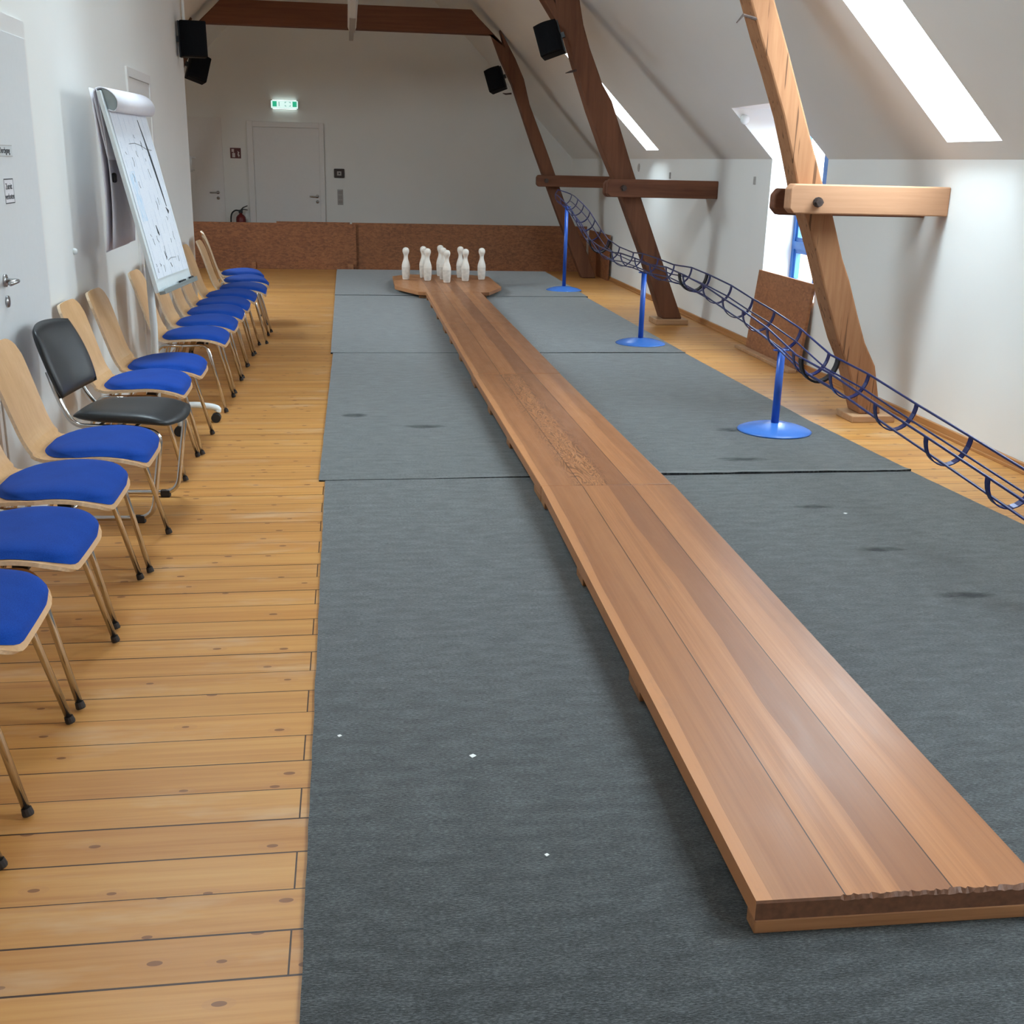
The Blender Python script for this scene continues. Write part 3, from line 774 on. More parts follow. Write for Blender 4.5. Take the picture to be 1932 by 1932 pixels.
# scraps on the mat
for i, (x, y, s, lab) in enumerate(((.308, 2.679, .010, 'tiny white paper scrap in the middle of the near mat left of the lane'),
                       (-.054, 2.827, .007, 'tiny white fleck near the left edge of the near mat'),
                       (.433, 2.208, .006, 'tiny white fleck on the near mat, closest to the front of the lane'),
                       (2.311, 4.745, .010, 'small white scrap on the mat right of the lane, below the wire track'))):
    bm = nb(); prism(bm, [(s, 0, 0), (.2 * s, s, 0), (-s, .3 * s, 0), (-.3 * s, -s, 0)], (0, 0, .0012)); o = obj('paper_scrap', bm, 'scrap')
    o.location = (x, y, .006); tag(o, lab, 'scrap')

# ------------------------------------------------------------------ far boards
t = thing('side_board', 'left brown chipboard panel standing in front of the far wall', 'board', (-1.1, 16.8, 0))
bm = nb(); box(bm, (-1.15, -.02, .0), (1.205, .0, .652)); obj('panel', bm, 'board', t, bevel=.002)
bm = nb(); box(bm, (.07, .001, .3), (1.12, .018, .672)); obj('backing_strip', bm, 'board', t)
bm = nb(); box(bm, (1.08, -.10, 0), (1.16, -.02, .085)); obj('support_block', bm, 'board2', t)
bm = nb(); box(bm, (-.3, -.08, 0), (-.24, -.02, .1)); obj('support_block', bm, 'board2', t)
bm = nb(); box(bm, (0, 0, .0), (3.50, .02, .668)); o = obj('side_board', bm, 'board', None, bevel=.002); o.location = (.05, 16.835, 0)
tag(o, 'long brown chipboard panel behind the skittles', 'board')
bm = nb(); box(bm, (-.01, 0, .0), (.01, 1.24, .625)); o = obj('side_board', bm, 'board', None, bevel=.002)
o.location = (3.604, 15.53, 0); o.rotation_euler = (0, 0, math.radians(1.2)); tag(o, 'brown panel standing along the right wall beside the farthest post', 'board')
# board leaning under the dormer
bm = nb(); box(bm, (-.012, 0, 0), (.012, 1.22, .70)); o = obj('leaning_board', bm, ['board2'], None, bevel=.002)
o.location = (3.568, 8.46, .002); o.rotation_euler = (0, math.radians(5.5), 0); tag(o, 'brown chipboard sheet leaning against the wall under the dormer window', 'board')
bm = nb(); prism(bm, [(0, 0, 0), (.07, 0, 0), (.07, 1.3, 0), (.0, 1.3, 0), (-.01, .06, 0)], (0, 0, .028)); o = obj('floor_batten', bm, 'block', None, bevel=.004)
o.location = (3.46, 8.40, 0); tag(o, 'flat wooden batten on the floor along the foot of the leaning board', 'plank')

# ------------------------------------------------------------------ ball return track
ztab = [(1.2, .19), (2.0, .26), (2.9, .335), (3.4, .378), (3.9, .418), (4.41, .458), (4.92, .496), (5.46, .542), (5.95, .560), (6.42, .640), (6.88, .686), (7.30, .717), (7.76, .757), (8.27, .780), (8.76, .792), (9.27, .768), (9.8, .775), (10.36, .774), (10.72, .755), (11.32, .765), (11.87, .805), (12.3, .885), (13.05, 1.04), (13.5, 1.10), (14.2, 1.175), (14.45, 1.19)]
zt = lambda y: interp(ztab, y)
cx = lambda y: interp([(1.2, 2.57), (6.4, 2.595), (9.9, 2.615), (12, 2.63), (14.5, 2.72)], y)
tk = thing('ball_return_track', 'navy wire ball return track sloping along the right side on blue stands', 'ball track', (2.6, 6.4, 0))
RW, RD = .103, .125
def rail(off):
    pts = []
    for y, _ in ztab:
        pts.append((cx(y) + off[0], y, zt(y) + off[1]))
    return pts
def rel(pts, o): return [tuple(Vector(p) - Vector(o)) for p in pts]
angs = [0, 38, 90, 142, 180]
for a in angs:
    r_ = math.radians(a); off = (RW * math.cos(r_), -RD * math.sin(r_))
    bm = nb(); tube(bm, rel(rail(off), tk.location), .0062 if a in (0, 180) else .0052, 7)
    obj('rail', bm, 'navy', tk, smooth=True)
hy = [1.5, 1.95, 2.42, 2.9, 3.4, 3.9, 4.41, 4.92, 5.46, 5.98, 6.42, 6.88, 7.30, 7.76, 8.27, 8.76, 9.27, 9.8, 10.36, 10.72, 11.32, 11.87, 12.3, 12.7, 13.05, 13.5, 13.95, 14.45]
def hoop_bm(y, w, th, rr=1.0, dz=0):
    slope = (zt(y + .1) - zt(y - .1)) / .2; n = 16; bm = nb()
    c0 = Vector((cx(y), y, zt(y) + dz)) - Vector(tk.location); tv = Vector((0, 1, slope)).normalized(); up = Vector((1, 0, 0)).cross(tv)
    rings = []
    for i in range(n + 1):
        a = PI * i / n; d = Vector((1, 0, 0)) * math.cos(a) * RW * rr - up * math.sin(a) * RD * rr
        nd = (Vector((1, 0, 0)) * math.cos(a) - up * math.sin(a))
        p = c0 + d
        rings.append([bm.verts.new(p + tv * s * w / 2 + nd * q * th / 2) for s, q in ((-1, -1), (1, -1), (1, 1), (-1, 1))])
    for A, B in zip(rings, rings[1:]):
        for k_ in range(4): bm.faces.new((A[k_], A[(k_ + 1) % 4], B[(k_ + 1) % 4], B[k_]))
    bm.faces.new(rings[0]); bm.faces.new(rings[-1]); return bm
for y in hy: obj('hoop', hoop_bm(y, .033, .005, 1.03), 'navy', tk)
for y in (5.86, 8.36, 11.80, 3.1): obj('clamp', hoop_bm(y, .045, .012, 1.06), 'clamp', tk)
bm = nb(); y = 14.45; z = zt(y); c_ = cx(y)
tube(bm, rel([(c_ - RW, y, z), (c_ - .05, y + .12, z + .05), (c_ + .06, y + .1, z + .02), (c_ + RW, y, z)], tk.location), .006, 7); obj('end_loop', bm, 'navy', tk)
stands = [(2.592, 6.42, 'blue stand with round base nearest the camera, under the clamped joint of the track'), (2.619, 9.86, 'middle blue stand with round base under the track'), (2.722, 14.2, 'farthest blue stand, tallest, holding the raised end of the track'), (2.585, 3.1, 'blue track stand closest to the right frame edge')]
for x, y, lab in stands:
    t = thing('track_stand', lab, 'stand', (x, y, .008), 0, 'blue stands carrying the wire track')
    zz = zt(y) - RD - .012
    bm = nb(); lathe(bm, [(.225, 0), (.228, .006), (.220, .012), (.19, .024), (.13, .040), (.06, .050), (.0315, .053)], 40); obj('base', bm, 'bluebase', t, smooth=True)
    bm = nb(); tube(bm, [(0, 0, .045), (0, 0, zz)], .0235, 18); obj('pole', bm, 'bluemetal', t, smooth=True)
    bm = nb(); box(bm, (-.05, -.016, zz - .004), (.05, .016, zz + .004)); obj('saddle', bm, 'bluemetal', t)

# ------------------------------------------------------------------ chairs
PROF = [(.283, .400), (.273, .417), (.248, .437), (.195, .455), (.11, .463), (.0, .456), (-.07, .448), (-.115, .455), (-.15, .482), (-.175, .53), (-.198, .60), (-.222, .68), (-.247, .76), (-.270, .825), (-.282, .858)]
curve = smoothcurve([(x, 0, z) for x, z in PROF], 5)
LEN = [0]
for a, b in zip(curve, curve[1:]): LEN.append(LEN[-1] + (b - a).length)
TOT = LEN[-1]
def at(s):
    s = max(0, min(TOT, s))
    for i in range(len(LEN) - 1):
        if s <= LEN[i + 1] or i == len(LEN) - 2:
            t = (s - LEN[i]) / (LEN[i + 1] - LEN[i]); p = curve[i].lerp(curve[i + 1], t)
            tv = (curve[i + 1] - curve[i]).normalized(); return p, Vector((tv.z, 0, -tv.x)) * -1
HW = [(0, .225), (.10, .240), (.25, .245), (.36, .215), (.42, .196), (.50, .190), (.65, .195), (.78, .200), (TOT, .195)]
def surf(s, t, inset=0, lift=0):
    """t in -1..1 across; returns point on the shell"""
    w = interp(HW, s) - inset; p, n = at(s)
    dish = (.012 if s > .45 else .006) * (t * t)
    dish *= 1.0
    q = Vector((p.x, w * t, p.z)) + (Vector((1, 0, 0)) * dish * (1.6 if s > .42 else 0)) + Vector((0, 0, dish * (1 if s <= .42 else 0)))
    return q + n * lift
def clipr(t, r, hw, t0=None):
    d = max(0, abs(t) * hw - (hw - r)); return r - math.sqrt(max(0, r * r - d * d))
def shell_bm(s0, s1, th, inset=0, r0=.09, r1=.07, ns=46, nt=18, puff=None, base=0.0):
    bm = nb(); top = []; bot = []
    for i in range(ns + 1):
        rt = []; rb = []
        for j in range(nt + 1):
            t = math.sin(PI / 2 * (-1 + 2 * j / nt)) * .5 + (-1 + 2 * j / nt) * .5
            hw0 = interp(HW, s0) - inset; hw1 = interp(HW, s1) - inset
            a = s0 + clipr(t, r0, hw0); b = s1 - clipr(t, r1, hw1)
            s = a + (b - a) * i / ns
            pf = th if puff is None else base + puff * ((1 - abs(t) ** 6) * (1 - abs(2 * i / ns - 1) ** 10)) ** .5
            rt.append(bm.verts.new(surf(s, t, inset, pf if puff is not None else th)))
            rb.append(bm.verts.new(surf(s, t, inset, base)))
        top.append(rt); bot.append(rb)
    for G in (top, bot):
        for i in range(ns):
            for j in range(nt): bm.faces.new((G[i][j], G[i][j + 1], G[i + 1][j + 1], G[i + 1][j]))
    def rim(A, B):
        for i in range(len(A) - 1): bm.faces.new((A[i], A[i + 1], B[i + 1], B[i])).material_index = 1
    rim(top[0], bot[0]); rim(top[-1], bot[-1]); rim([r[0] for r in top], [r[0] for r in bot]); rim([r[-1] for r in top], [r[-1] for r in bot])
    return bm
# find which way the normal goes: must point up on the seat
_, nn = at(.2)
SG = 1 if nn.z > 0 else -1
_at = at
def at(s):
    p, n = _at(s); return p, n * SG
def leg(bm_pts, parent, foot, mat='chrome'):
    bm = nb(); tube(bm, bm_pts, .0105, 12); l = obj('leg', bm, mat, parent, smooth=True)
    bm = nb(); d = (Vector(bm_pts[-1]) - Vector(bm_pts[-2])).normalized(); p = Vector(bm_pts[-1])
    tube(bm, [p - d * .020, p - d * .004, p], [.0125, .0145, .0135], 12); obj('foot_cap', bm, 'rubber', l); return l
def make_chair():
    t = thing('stacking_chair', '', 'chair')
    obj('shell', shell_bm(0, TOT, .0, 0, .10, .075, puff=None, base=-.013), ['beech', 'beechedge'], t, smooth=False)
    o = obj('seat_pad', shell_bm(.016, .425, 0, .013, .10, .15, 28, 18, puff=.032, base=.001), ['blue', 'blue'], t, smooth=True)
    for s in (-1, 1):
        yt, yb = s * .205, s * .238
        leg(bend([(.02, yt, .424), (.175, yt, .424), (.275, yb, .006)], .045, 6), t, None)
        leg(bend([(.02, yt, .424), (-.115, yt, .424), (-.235, yb, .006)], .045, 6), t, None)
    for x in (.13, -.09):
        bm = nb(); tube(bm, bend([(x, -.205, .424), (x, -.17, .405), (x, .17, .405), (x, .205, .424)], .02, 4), .008, 10); obj('cross_bar', bm, 'chrome', t, smooth=True)
    for s in (-1, 1):
        bm = nb(); box(bm, (.105, s * .15 - .02, .41), (.15, s * .15 + .02, .436)); obj('stacking_buffer', bm, 'blackp', t, bevel=.004)
    return t
ch = make_chair()
G1 = 'blue padded beech chairs along the left wall'
CX = -1.085
chairs = [(CX + .0, 2.06, 0, 'chair closest to the camera, only a chrome front leg showing at the left frame edge'),
          (CX + .0, 2.74, 1, 'frontmost visible blue chair seat, cut by the left frame edge'),
          (CX + .01, 3.31, -1, 'blue padded beech chair second of the visible seats from the front'),
          (CX - .005, 3.89, 0, 'blue padded beech chair, third visible seat from the front, two before the black chair'),
          (CX + .02, 4.437, 0, 'blue padded beech chair just before the black chair, wooden back at left edge'),
          (CX - .02, 5.74, 0, 'blue padded beech chair directly behind the black upholstered chair'),
          (CX + .0, 6.255, 0, 'blue padded beech chair just in front of the flip chart pole'),
          (CX + .02, 7.32, 0, 'blue padded beech chair right behind the flip chart pole'),
          (CX + .02, 7.91, 0, 'blue padded beech chair second beyond the flip chart, back hidden by its board'),
          (CX + .02, 8.46, 1, 'blue padded beech chair third beyond the flip chart'),
          (CX + .02, 8.97, 0, 'blue padded beech chair fourth beyond the flip chart'),
          (CX + .03, 9.52, 0, 'blue padded beech chair fifth beyond the flip chart'),
          (CX + .08, 10.06, 2, 'blue padded beech chair at the end of the left wall, its pale back lit'),
          (CX + .05, 10.70, 9, 'blue padded beech chair turned slightly, second from the far end of the row'),
          (CX - .04, 11.35, 9, 'blue padded beech chair at the far end of the row')]
for i, (x, y, a, lab) in enumerate(chairs):
    c = ch if i == 0 else copy_tree(ch)
    c.location = (x, y, 0); c.rotation_euler = (0, 0, math.radians(a)); c['label'] = lab; c['group'] = G1

# black cantilever chair
t = thing('cantilever_chair', 'black upholstered chrome cantilever chair standing in the row of blue chairs', 'chair', (-1.02, 5.06, 0), math.radians(-7))
def pillow(bm, f, nu=16, nv=14):
    """f(u,v,side) -> point, u,v in -1..1"""
    T = [[None] * (nv + 1) for _ in range(nu + 1)]; B = [[None] * (nv + 1) for _ in range(nu + 1)]
    for i in range(nu + 1):
        for j in range(nv + 1):
            u = -1 + 2 * i / nu; v = -1 + 2 * j / nv
            T[i][j] = bm.verts.new(f(u, v, 1))
            B[i][j] = T[i][j] if i in (0, nu) or j in (0, nv) else bm.verts.new(f(u, v, -1))
    for i in range(nu):
        for j in range(nv):
            bm.faces.new((T[i][j], T[i + 1][j], T[i + 1][j + 1], T[i][j + 1]))
            bm.faces.new((B[i][j], B[i][j + 1], B[i + 1][j + 1], B[i + 1][j]))
def sq(u, v, r=.35):
    # square to rounded square
    return u * math.sqrt(1 - r * v * v / 2), v * math.sqrt(1 - r * u * u / 2)
def seatf(u, v, s):
    a, b = sq(u, v, .5); w = .215 + .03 * a
    th = (max(0, 1 - abs(u) ** 4) * max(0, 1 - abs(v) ** 4)) ** .5
    x = .045 + a * .235; z = .458 - .03 * max(0, a) ** 3 + .012 * b * b + s * .030 * th
    return (x, b * w, z)
bm = nb(); pillow(bm, seatf); obj('seat', bm, 'black', t, smooth=True)
def backf(u, v, s):
    a, b = sq(u, v, .38); w = .232 - .012 * a
    th = (max(0, 1 - abs(u) ** 4) * max(0, 1 - abs(v) ** 4)) ** .5
    z = .702 + a * .156; x = -.252 - .055 * a * 1.0 + .045 * b * b + s * .026 * th
    return (x, b * w - .028, z)
bm = nb(); pillow(bm, backf); obj('backrest', bm, 'black', t, smooth=True)
for s in (-1, 1):
    bm = nb(); y = s * .175
    tube(bm, bend([(-.250, s * .135 - .025, .66), (-.205, s * .145 - .02, .52), (-.155, y, .428), (.12, y * 1.1, .428), (.225, s * .2, .41), (.165, s * .2, .022), (-.24, s * .205, .016)], .075, 8), .0115, 12)
    f_ = obj('side_tube', bm, 'chrome', t, smooth=True)
    bm = nb(); box(bm, (.085, s * .2 - .014, 0), (.13, s * .2 + .014, .034)); obj('glide', bm, 'rubber', f_, bevel=.004)
bm = nb(); tube(bm, [(-.24, -.205, .016), (-.24, .205, .016)], .0115, 12); obj('rear_bar', bm, 'chrome', t, smooth=True)
for x in (.10, -.06):
    bm = nb(); tube(bm, [(x, -.185, .42), (x, .185, .42)], .008, 10); obj('cross_bar', bm, 'chrome', t, smooth=True)

# ------------------------------------------------------------------ flip chart
th, ph = math.radians(6.13), math.radians(12.48)
t = thing('flip_chart', 'white flip chart easel with scribbled sheet and rolled over pages among the chairs', 'flip chart', (-1.09, 6.60, 0))
hx = Vector((math.sin(th), math.cos(th), 0)); nrm = Vector((math.cos(th), -math.sin(th), 0))
up = Vector((0, 0, 1)) * math.cos(ph) - nrm * math.sin(ph); fn = nrm * math.cos(ph) + Vector((0, 0, 1)) * math.sin(ph)
BL = Vector((-1.005, 6.176, .854)) - t.location
FM = Matrix(((fn.x, hx.x, up.x, BL.x), (fn.y, hx.y, up.y, BL.y), (fn.z, hx.z, up.z, BL.z), (0, 0, 0, 1)))
def fobj(name, bm, mat, par=None, **k):
    o = obj(name, bm, mat, par or t, **k); o.matrix_local = FM if par is None else Matrix(); return o
bm = nb(); box(bm, (-.022, 0, 0), (0, .72, 1.03)); bd = fobj('board', bm, 'board_white', bevel=.002)
bm = nb(); box(bm, (.0, 0, -.012), (.035, .72, .006)); box(bm, (.03, 0, .0), (.035, .72, .014)); fobj('pen_tray', bm, 'alu', bevel=.002)
bm = nb(); box(bm, (.008, .40, .008), (.02, .52, .02)); box(bm, (.008, .63, .008), (.02, .70, .02)); fobj('marker', bm, 'blackp')
bm = nb(); box(bm, (.001, .035, .07), (.0035, .695, 1.0)); sh = fobj('paper_sheet', bm, 'paper')
# pen strokes
def stroke(pts, r): 
    bm = nb(); tube(bm, [(.0042, a, b) for a, b in pts], r, 5); return fobj('pen_stroke', bm, 'ink', None)
stroke([(.50, .90), (.525, .80), (.545, .70), (.565, .60), (.585, .50), (.60, .43)], [.002, .0045, .007, .0065, .0045, .002])
stroke([(.22, .77), (.33, .775), (.42, .765), (.52, .745), (.62, .74)], .0013)
stroke([(.28, .34), (.285, .30), (.30, .285)], [.002, .006, .002]); stroke([(.58, .425), (.60, .405), (.60, .39)], [.002, .007, .002])
stroke([(.30, .20), (.31, .165), (.305, .15)], [.001, .004, .001]); stroke([(.36, .13), (.375, .105)], .0018)
stroke([(.33, .145), (.40, .155), (.50, .15)], .001)
for k_ in range(26):
    a = random.uniform(.08, .6); b = random.uniform(.12, .9); l = random.uniform(.012, .05)
    stroke([(a, b), (a + random.uniform(-.01, .02), b - l * .5), (a + random.uniform(-.01, .02), b - l)], .0009)
# rolled-over pages at the top
bm = nb(); prof = []
for i in range(15):
    a = math.radians(-75 + i * 17.5); prof.append((.012 + .072 * max(0, math.cos(a)) ** .8 if abs(a) < PI / 2 else .012 - .03 * abs(math.cos(a)), .965 + .085 * math.sin(a)))
P = smoothcurve([(.004, 0, .935), (.034, 0, .922), (.056, 0, .938), (.064, 0, .968), (.054, 0, 1.0), (.030, 0, 1.028), (-.002, 0, 1.045), (-.032, 0, 1.040), (-.048, 0, 1.0), (-.058, 0, .85), (-.066, 0, .7)], 5)
A = [bm.verts.new((p.x, .02, p.z)) for p in P]; B = [bm.verts.new((p.x, .70, p.z)) for p in P]
for i in range(len(P) - 1): bm.faces.new((A[i], A[i + 1], B[i + 1], B[i]))
o = fobj('rolled_pages', bm, 'paper2', None, smooth=True); s_ = o.modifiers.new('thick', 'SOLIDIFY'); s_.thickness = .006; s_.offset = 0
# dark end under the roll
bm = nb(); Q = [p for p in P if p.z > .88 and p.x > -.005]
prism(bm, [(p.x * .86 + .001, .03, .975 + (p.z - .975) * .92) for p in Q], (0, .62, 0)); fobj('clamp_bar', bm, 'alu')
# pages hanging behind the board: two loose leaves hanging plumb
def leafb(dx, y0, y1, z0, z1, w0=.02):
    bm = nb(); n = 14; rows = []
    for i in range(n + 1):
        f_ = i / n; z = z1 + (z0 - z1) * f_
        rows.append([bm.verts.new((dx + .035 * math.sin(f_ * 2.6) * (1 if j == 0 else .7), y0 + (y1 - y0) * j / 4, z)) for j in range(5)])
    for i in range(n):
        for j in range(4): bm.faces.new((rows[i][j], rows[i][j + 1], rows[i + 1][j + 1], rows[i + 1][j]))
    o = obj('hanging_page', bm, 'paper2', t, smooth=True); s_ = o.modifiers.new('thick', 'SOLIDIFY'); s_.thickness = .003
    return o
zt_ = Vector(BL) + up * 1.03
for dx, y0, y1, z0 in ((-.050, -.01, .67, 1.06), (-.022, .02, .70, 1.075)):
    leafb(zt_.x + dx, zt_.y + y0, zt_.y + y1, z0, 1.87)
bm = nb(); tube(bm, [(-.045, .03, .10), (-.03, .02, .62), (-.04, .02, 1.30)], [.021, .021, .017], 16); obj('pole', bm, 'whitemetal', t, smooth=True)
bm = nb(); box(bm, (-.13, -.33, 1.41), (-.105, -.30, 1.46)); obj('clamp_knob', bm, 'blackp', t, bevel=.01)
arms = [((.275, .225, 0)), ((.105, -.125, 0)), ((-.24, -.06, 0)), ((-.22, .40, 0))]
hub = Vector((-.05, .14, .10))
for i, (ax_, ay_, _) in enumerate(arms):
    e = Vector((ax_, ay_, .085)); m1 = hub.lerp(e, .5) + Vector((0, 0, .025))
    bm = nb(); tube(bm, smoothcurve([hub, m1, hub.lerp(e, .85) + Vector((0, 0, .016)), e, e - Vector((0, 0, .02))], 4), .019, 12); a_ = obj('foot_arm', bm, 'whitemetal', t, smooth=True)
    bm = nb()
    for q in (-.014, .014): tube(bm, [(e.x - .01, e.y + q - .010, .029), (e.x - .01, e.y + q + .010, .029)], .0285, 18)
    obj('caster', bm, 'blackp', a_, bevel=.003)
bm = nb(); tube(bm, [hub - Vector((0, 0, .03)), hub + Vector((0, 0, .05))], .03, 16); tube(bm, [hub, (-.045, .03, .12)], .02, 12); obj('hub', bm, 'whitemetal', t, smooth=True)

# ------------------------------------------------------------------ small things on the walls
def text_obj(name, s, size, mat, parent, M4, ex=.0006, align='CENTER', sx=1):
    cu = bpy.data.curves.new(name, 'FONT'); cu.body = s; cu.size = size; cu.extrude = ex; cu.align_x = align; cu.align_y = 'CENTER'
    o = bpy.data.objects.new(name, cu); C.objects.link(o)
    bpy.context.view_layer.update()
    me = bpy.data.meshes.new_from_object(o); C.objects.unlink(o); bpy.data.objects.remove(o)
    me.materials.clear(); me.materials.append(M[mat])
    o = bpy.data.objects.new(name, me); C.objects.link(o); o.parent = parent; o.matrix_local = M4; return o
# text on the left wall reads facing +X: local x -> +Y, local y -> +Z, local z -> +X
def MX(y, z, x=.0): return Matrix(((0, 0, 1, x), (1, 0, 0, y), (0, 1, 0, z), (0, 0, 0, 1)))
xd = XP + .02
t = thing('door_sign', 'white paper sign with dark border reading Zutritt verboten on the near left door', 'sign', (xd, 5.06, 1.397))
bm = nb(); box(bm, (0, -.066, -.05), (.0015, .066, .05)); obj('sheet', bm, 'signwhite', t)
bm = nb()
for a, b in (((-.066, .046), (.066, .05)), ((-.066, -.05), (.066, -.046)), ((-.066, -.046), (-.063, .046)), ((.063, -.046), (.066, .046))): box(bm, (.0015, a[0], a[1]), (.002, b[0], b[1]))
obj('border', bm, 'ink', t)
text_obj('lettering', 'Zutritt', .034, 'ink', t, MX(-.003, .018, .002)); text_obj('lettering', 'verboten', .034, 'ink', t, MX(0, -.022, .002))
t = thing('door_sign', 'narrow grey lettered sign above the Zutritt verboten sign', 'sign', (xd, 5.045, 1.558))
bm = nb(); box(bm, (0, -.17, -.024), (.0015, .117, .022)); obj('plate', bm, 'signgrey', t)
bm = nb(); box(bm, (.0015, -.17, .019), (.002, .117, .022)); box(bm, (.0015, -.17, -.024), (.002, .117, -.021)); obj('border', bm, 'switch', t)
text_obj('lettering', 'Durchgang', .034, 'ink', t, MX(.082, 0, .002), align='RIGHT')
bm = nb(); lathe(bm, [(.016, 0), (.016, .010), (.012, .018), (.002, .020)], 18); o = obj('light_switch', bm, 'whitemetal', None, smooth=True)
o.location = (XP, 6.17, 1.065); o.rotation_euler = (0, PI / 2, 0); tag(o, 'small white round fitting on the left wall beside the near door', 'light switch')

# far wall: fire sign, extinguisher, exit sign, black framed box, switches
yw = Y1
t = thing('fire_sign', 'small square red fire extinguisher sign left of the far door', 'sign', (-1.732, yw, 1.598))
bm = nb(); box(bm, (-.082, -.004, -.078), (.082, 0, .078)); obj('plate', bm, 'signred', t)
bm = nb(); box(bm, (-.052, -.006, -.062), (-.008, -.004, .002)); box(bm, (-.060, -.006, .018), (-.022, -.004, .062)); box(bm, (-.034, -.006, .002), (-.026, -.004, .018))
obj('extinguisher_pictogram', bm, 'signpale', t)
bm = nb(); prism(bm, [(.03, -.005, .035), (.06, -.005, .01), (.045, -.005, -.01), (.062, -.005, -.03), (.05, -.005, -.062), (.035, -.005, -.04), (.028, -.005, -.015), (.036, -.005, .005)], (0, .001, 0)); obj('flame_pictogram', bm, 'signpale', t)
t = thing('fire_extinguisher', 'dark red fire extinguisher with curved black hose behind the left board', 'extinguisher', (-1.685, yw - .14, 0))
bm = nb(); lathe(bm, [(.07, .12), (.078, .13), (.078, .60), (.072, .635), (.05, .665), (.025, .68), (.022, .70)], 24); obj('cylinder', bm, 'extred', t, smooth=True)
bm = nb(); box(bm, (-.03, -.02, .695), (.03, .02, .745)); tube(bm, [(-.005, 0, .73), (.04, 0, .78), (.11, 0, .81)], [.012, .009, .007], 8); tube(bm, [(.0, 0, .735), (.05, 0, .755), (.11, 0, .745)], [.01, .008, .006], 8); obj('valve', bm, 'blackp', t)
bm = nb(); tube(bm, smoothcurve([(-.02, 0, .73), (-.08, 0, .735), (-.135, 0, .69), (-.155, 0, .60), (-.15, 0, .45), (-.13, 0, .35)], 6), .012, 10); obj('hose', bm, 'blackp', t, smooth=True)
bm = nb(); box(bm, (-.09, -.06, .095), (.09, .12, .12)); box(bm, (-.03, .10, .1), (.03, .14, .6)); obj('wall_bracket', bm, 'blackp', t)
t = thing('exit_sign', 'lit green and white emergency exit sign glowing above the far door', 'sign', (-.949, yw, 2.335), math.radians(0))
hw_, hh = .212, .062; a_ = -.012
bm = nb(); box(bm, (-hw_, -.05, -hh), (hw_, -.012, hh)); obj('housing', bm, 'exitcase', t, bevel=.01)
bm = nb(); box(bm, (-hw_ + .006, -.056, -hh + .006), (hw_ - .006, -.05, hh - .006)); obj('lit_panel', bm, 'exitglow', t, bevel=.004)
bm = nb(); box(bm, (-.182, -.058, -.032), (-.118, -.056, .046)); box(bm, (.124, -.058, -.032), (.188, -.056, .046)); obj('green_field', bm, 'exitgreen', t)
bm = nb(); box(bm, (-.088, -.058, -.026), (-.076, -.056, .040))
s_ = .033
for sx_, sz_ in ((1, 1), (1, -1), (-1, 1), (-1, -1)):
    pts = [(.05 + sx_ * (.045), -.058, .007 + sz_ * s_)] + [(.05 + sx_ * .045 * math.cos(a), -.058, .007 + sz_ * s_ * math.sin(a)) for a in [math.radians(q) for q in (10, 30, 50, 70, 85)]]
    prism(bm, pts, (0, .002, 0))
obj('pictogram', bm, 'exitdim', t)
bm = nb(); box(bm, (-hw_ + .03, -.045, hh), (hw_ - .03, -.02, hh + .003)); box(bm, (-hw_ + .03, -.045, -hh - .003), (hw_ - .03, -.02, -hh)); obj('light_slot', bm, 'exitslot', t)
t = thing('wall_box', 'small black square frame with pale centre right of the far door', 'frame', (-.131, yw, 1.33))
bm = nb(); box(bm, (-.082, -.03, -.070), (.082, 0, .070)); obj('frame', bm, 'backdark', t, bevel=.01)
bm = nb(); box(bm, (-.034, -.033, -.034), (.034, -.03, .030)); obj('pale_centre', bm, 'switch', t)
bm = nb(); box(bm, (-.01, -.035, -.012), (.014, -.033, .010)); obj('dark_dot', bm, 'backdark', t)
t = thing('switch_panel', 'tall grey switch strip below the black square frame', 'light switch', (-.122, yw, .963))
bm = nb(); box(bm, (-.045, -.012, -.12), (.045, 0, .12)); obj('plate', bm, 'switch', t, bevel=.003)
for z in (.075, .0, -.075):
    bm = nb(); box(bm, (-.03, -.018, z - .026), (.03, -.012, z + .026)); obj('rocker', bm, 'lampend', t, bevel=.003)
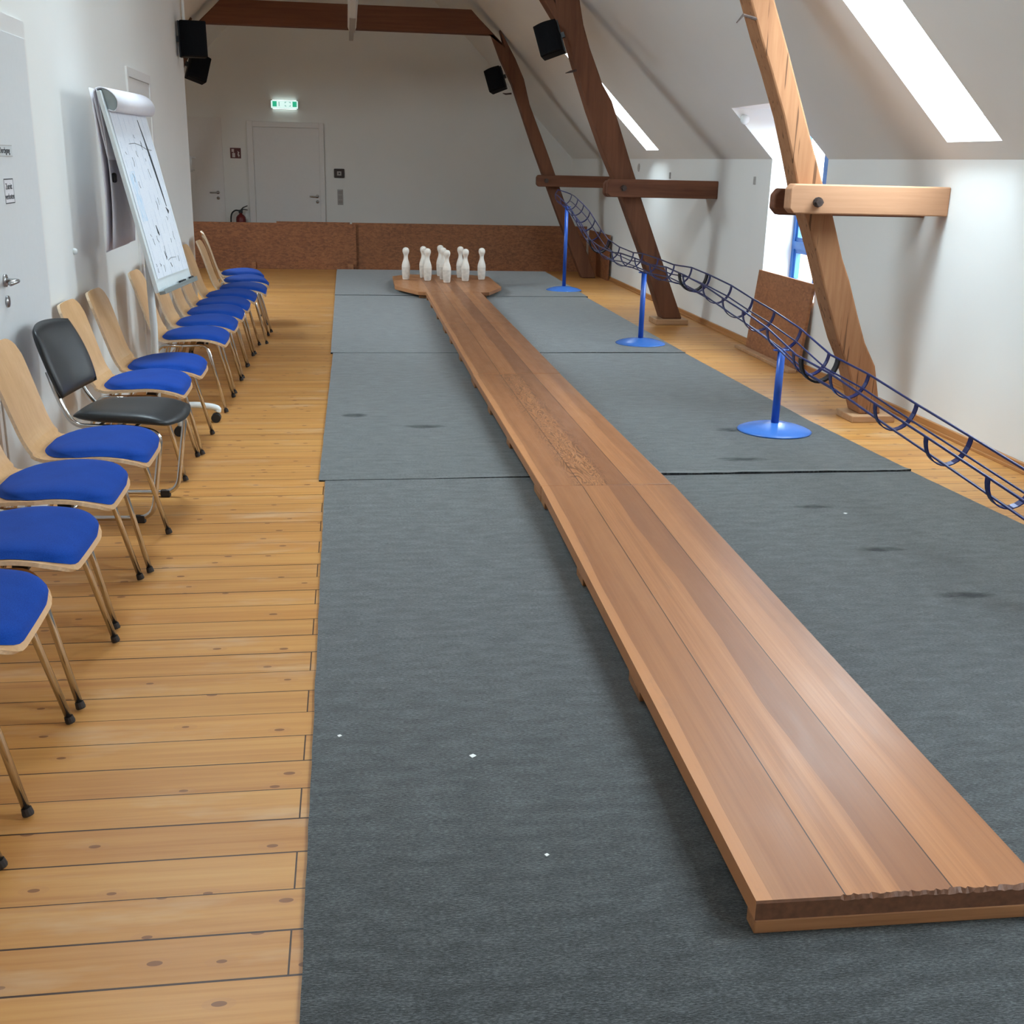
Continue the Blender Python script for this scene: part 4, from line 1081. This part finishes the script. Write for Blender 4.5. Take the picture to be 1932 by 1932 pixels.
# right wall fittings
for y, z, nm, lab in ((10.05, 1.455, 'wall_switch', 'small grey vertical fitting on the knee wall left of the dormer window'), (12.84, 1.46, 'wall_switch', 'small grey vertical fitting on the knee wall above the second tie beam')):
    bm = nb(); box(bm, (XR - .012, y - .018, z - .035), (XR, y + .018, z + .035)); box(bm, (XR - .014, y - .018, z - .035), (XR - .012, y - .004, z + .03)); tag(obj(nm, bm, 'switch', None, bevel=.002), lab, 'wall fitting')
bm = nb(); lathe(bm, [(.05, 0), (.05, .006), (.035, .012), (.002, .013)], 20); o = obj('round_fitting', bm, 'switch', None); o.location = (XR, 14.3, 1.535); o.rotation_euler = (0, -PI / 2, 0); tag(o, 'small round grey fitting high on the far part of the right knee wall', 'wall fitting')
bm = nb(); lathe(bm, [(.04, 0), (.04, .010), (.032, .022), (.002, .026)], 24); o = obj('smoke_detector', bm, 'whitemetal', None, smooth=True); o.location = (3.37, DY1, 1.955); o.rotation_euler = (PI / 2, 0, 0); tag(o, 'white round detector on the bright cheek wall of the dormer', 'smoke detector')

# ------------------------------------------------------------------ sky, camera, view
SKY = 46.0
w = bpy.data.worlds.new('overcast_sky'); bpy.context.scene.world = w; w.use_nodes = True
nt = w.node_tree; bg = nt.nodes['Background']; tc = nt.nodes.new('ShaderNodeTexCoord'); sx = nt.nodes.new('ShaderNodeSeparateXYZ'); nt.links.new(tc.outputs['Generated'], sx.inputs[0])
rp = nt.nodes.new('ShaderNodeValToRGB'); nt.links.new(sx.outputs[2], rp.inputs[0])
e = rp.color_ramp.elements
e[0].position = 0; e[0].color = (.10, .10, .10, 1); e[1].position = .02; e[1].color = (.53, .60, .64, 1)
k1 = e.new(1.0); k1.color = (.74, .88, .97, 1)
nt.links.new(rp.outputs[0], bg.inputs[0]); bg.inputs[1].default_value = SKY

f_px, pit, yaw, rol = 2090.4, .30551, .14819, .024574
cp, s_p = math.cos(pit), math.sin(pit); cy, sy = math.cos(yaw), math.sin(yaw)
fw = Vector((sy * cp, cy * cp, -s_p)); rt = Vector((cy, -sy, 0)); uu = rt.cross(fw)
r2 = rt * math.cos(rol) + uu * math.sin(rol); u2 = -rt * math.sin(rol) + uu * math.cos(rol)
cam = bpy.data.cameras.new('camera'); cam.sensor_width = 36; cam.lens = f_px / 1932 * 36; cam.clip_start = .05
co = bpy.data.objects.new('camera', cam); C.objects.link(co)
co.matrix_world = Matrix(((r2.x, u2.x, -fw.x, 0), (r2.y, u2.y, -fw.y, 0), (r2.z, u2.z, -fw.z, 1.56), (0, 0, 0, 1)))
sc = bpy.context.scene; sc.camera = co
sc.view_settings.view_transform = 'Standard'; sc.view_settings.look = 'None'; sc.view_settings.exposure = -0.27; sc.view_settings.gamma = 1; sc.view_settings.use_curve_mapping = False
sc.cycles.use_denoising = True
sc.cycles.max_bounces = 10; sc.cycles.diffuse_bounces = 7; sc.cycles.glossy_bounces = 4; sc.cycles.transparent_max_bounces = 8
sc.cycles.sample_clamp_indirect = 8
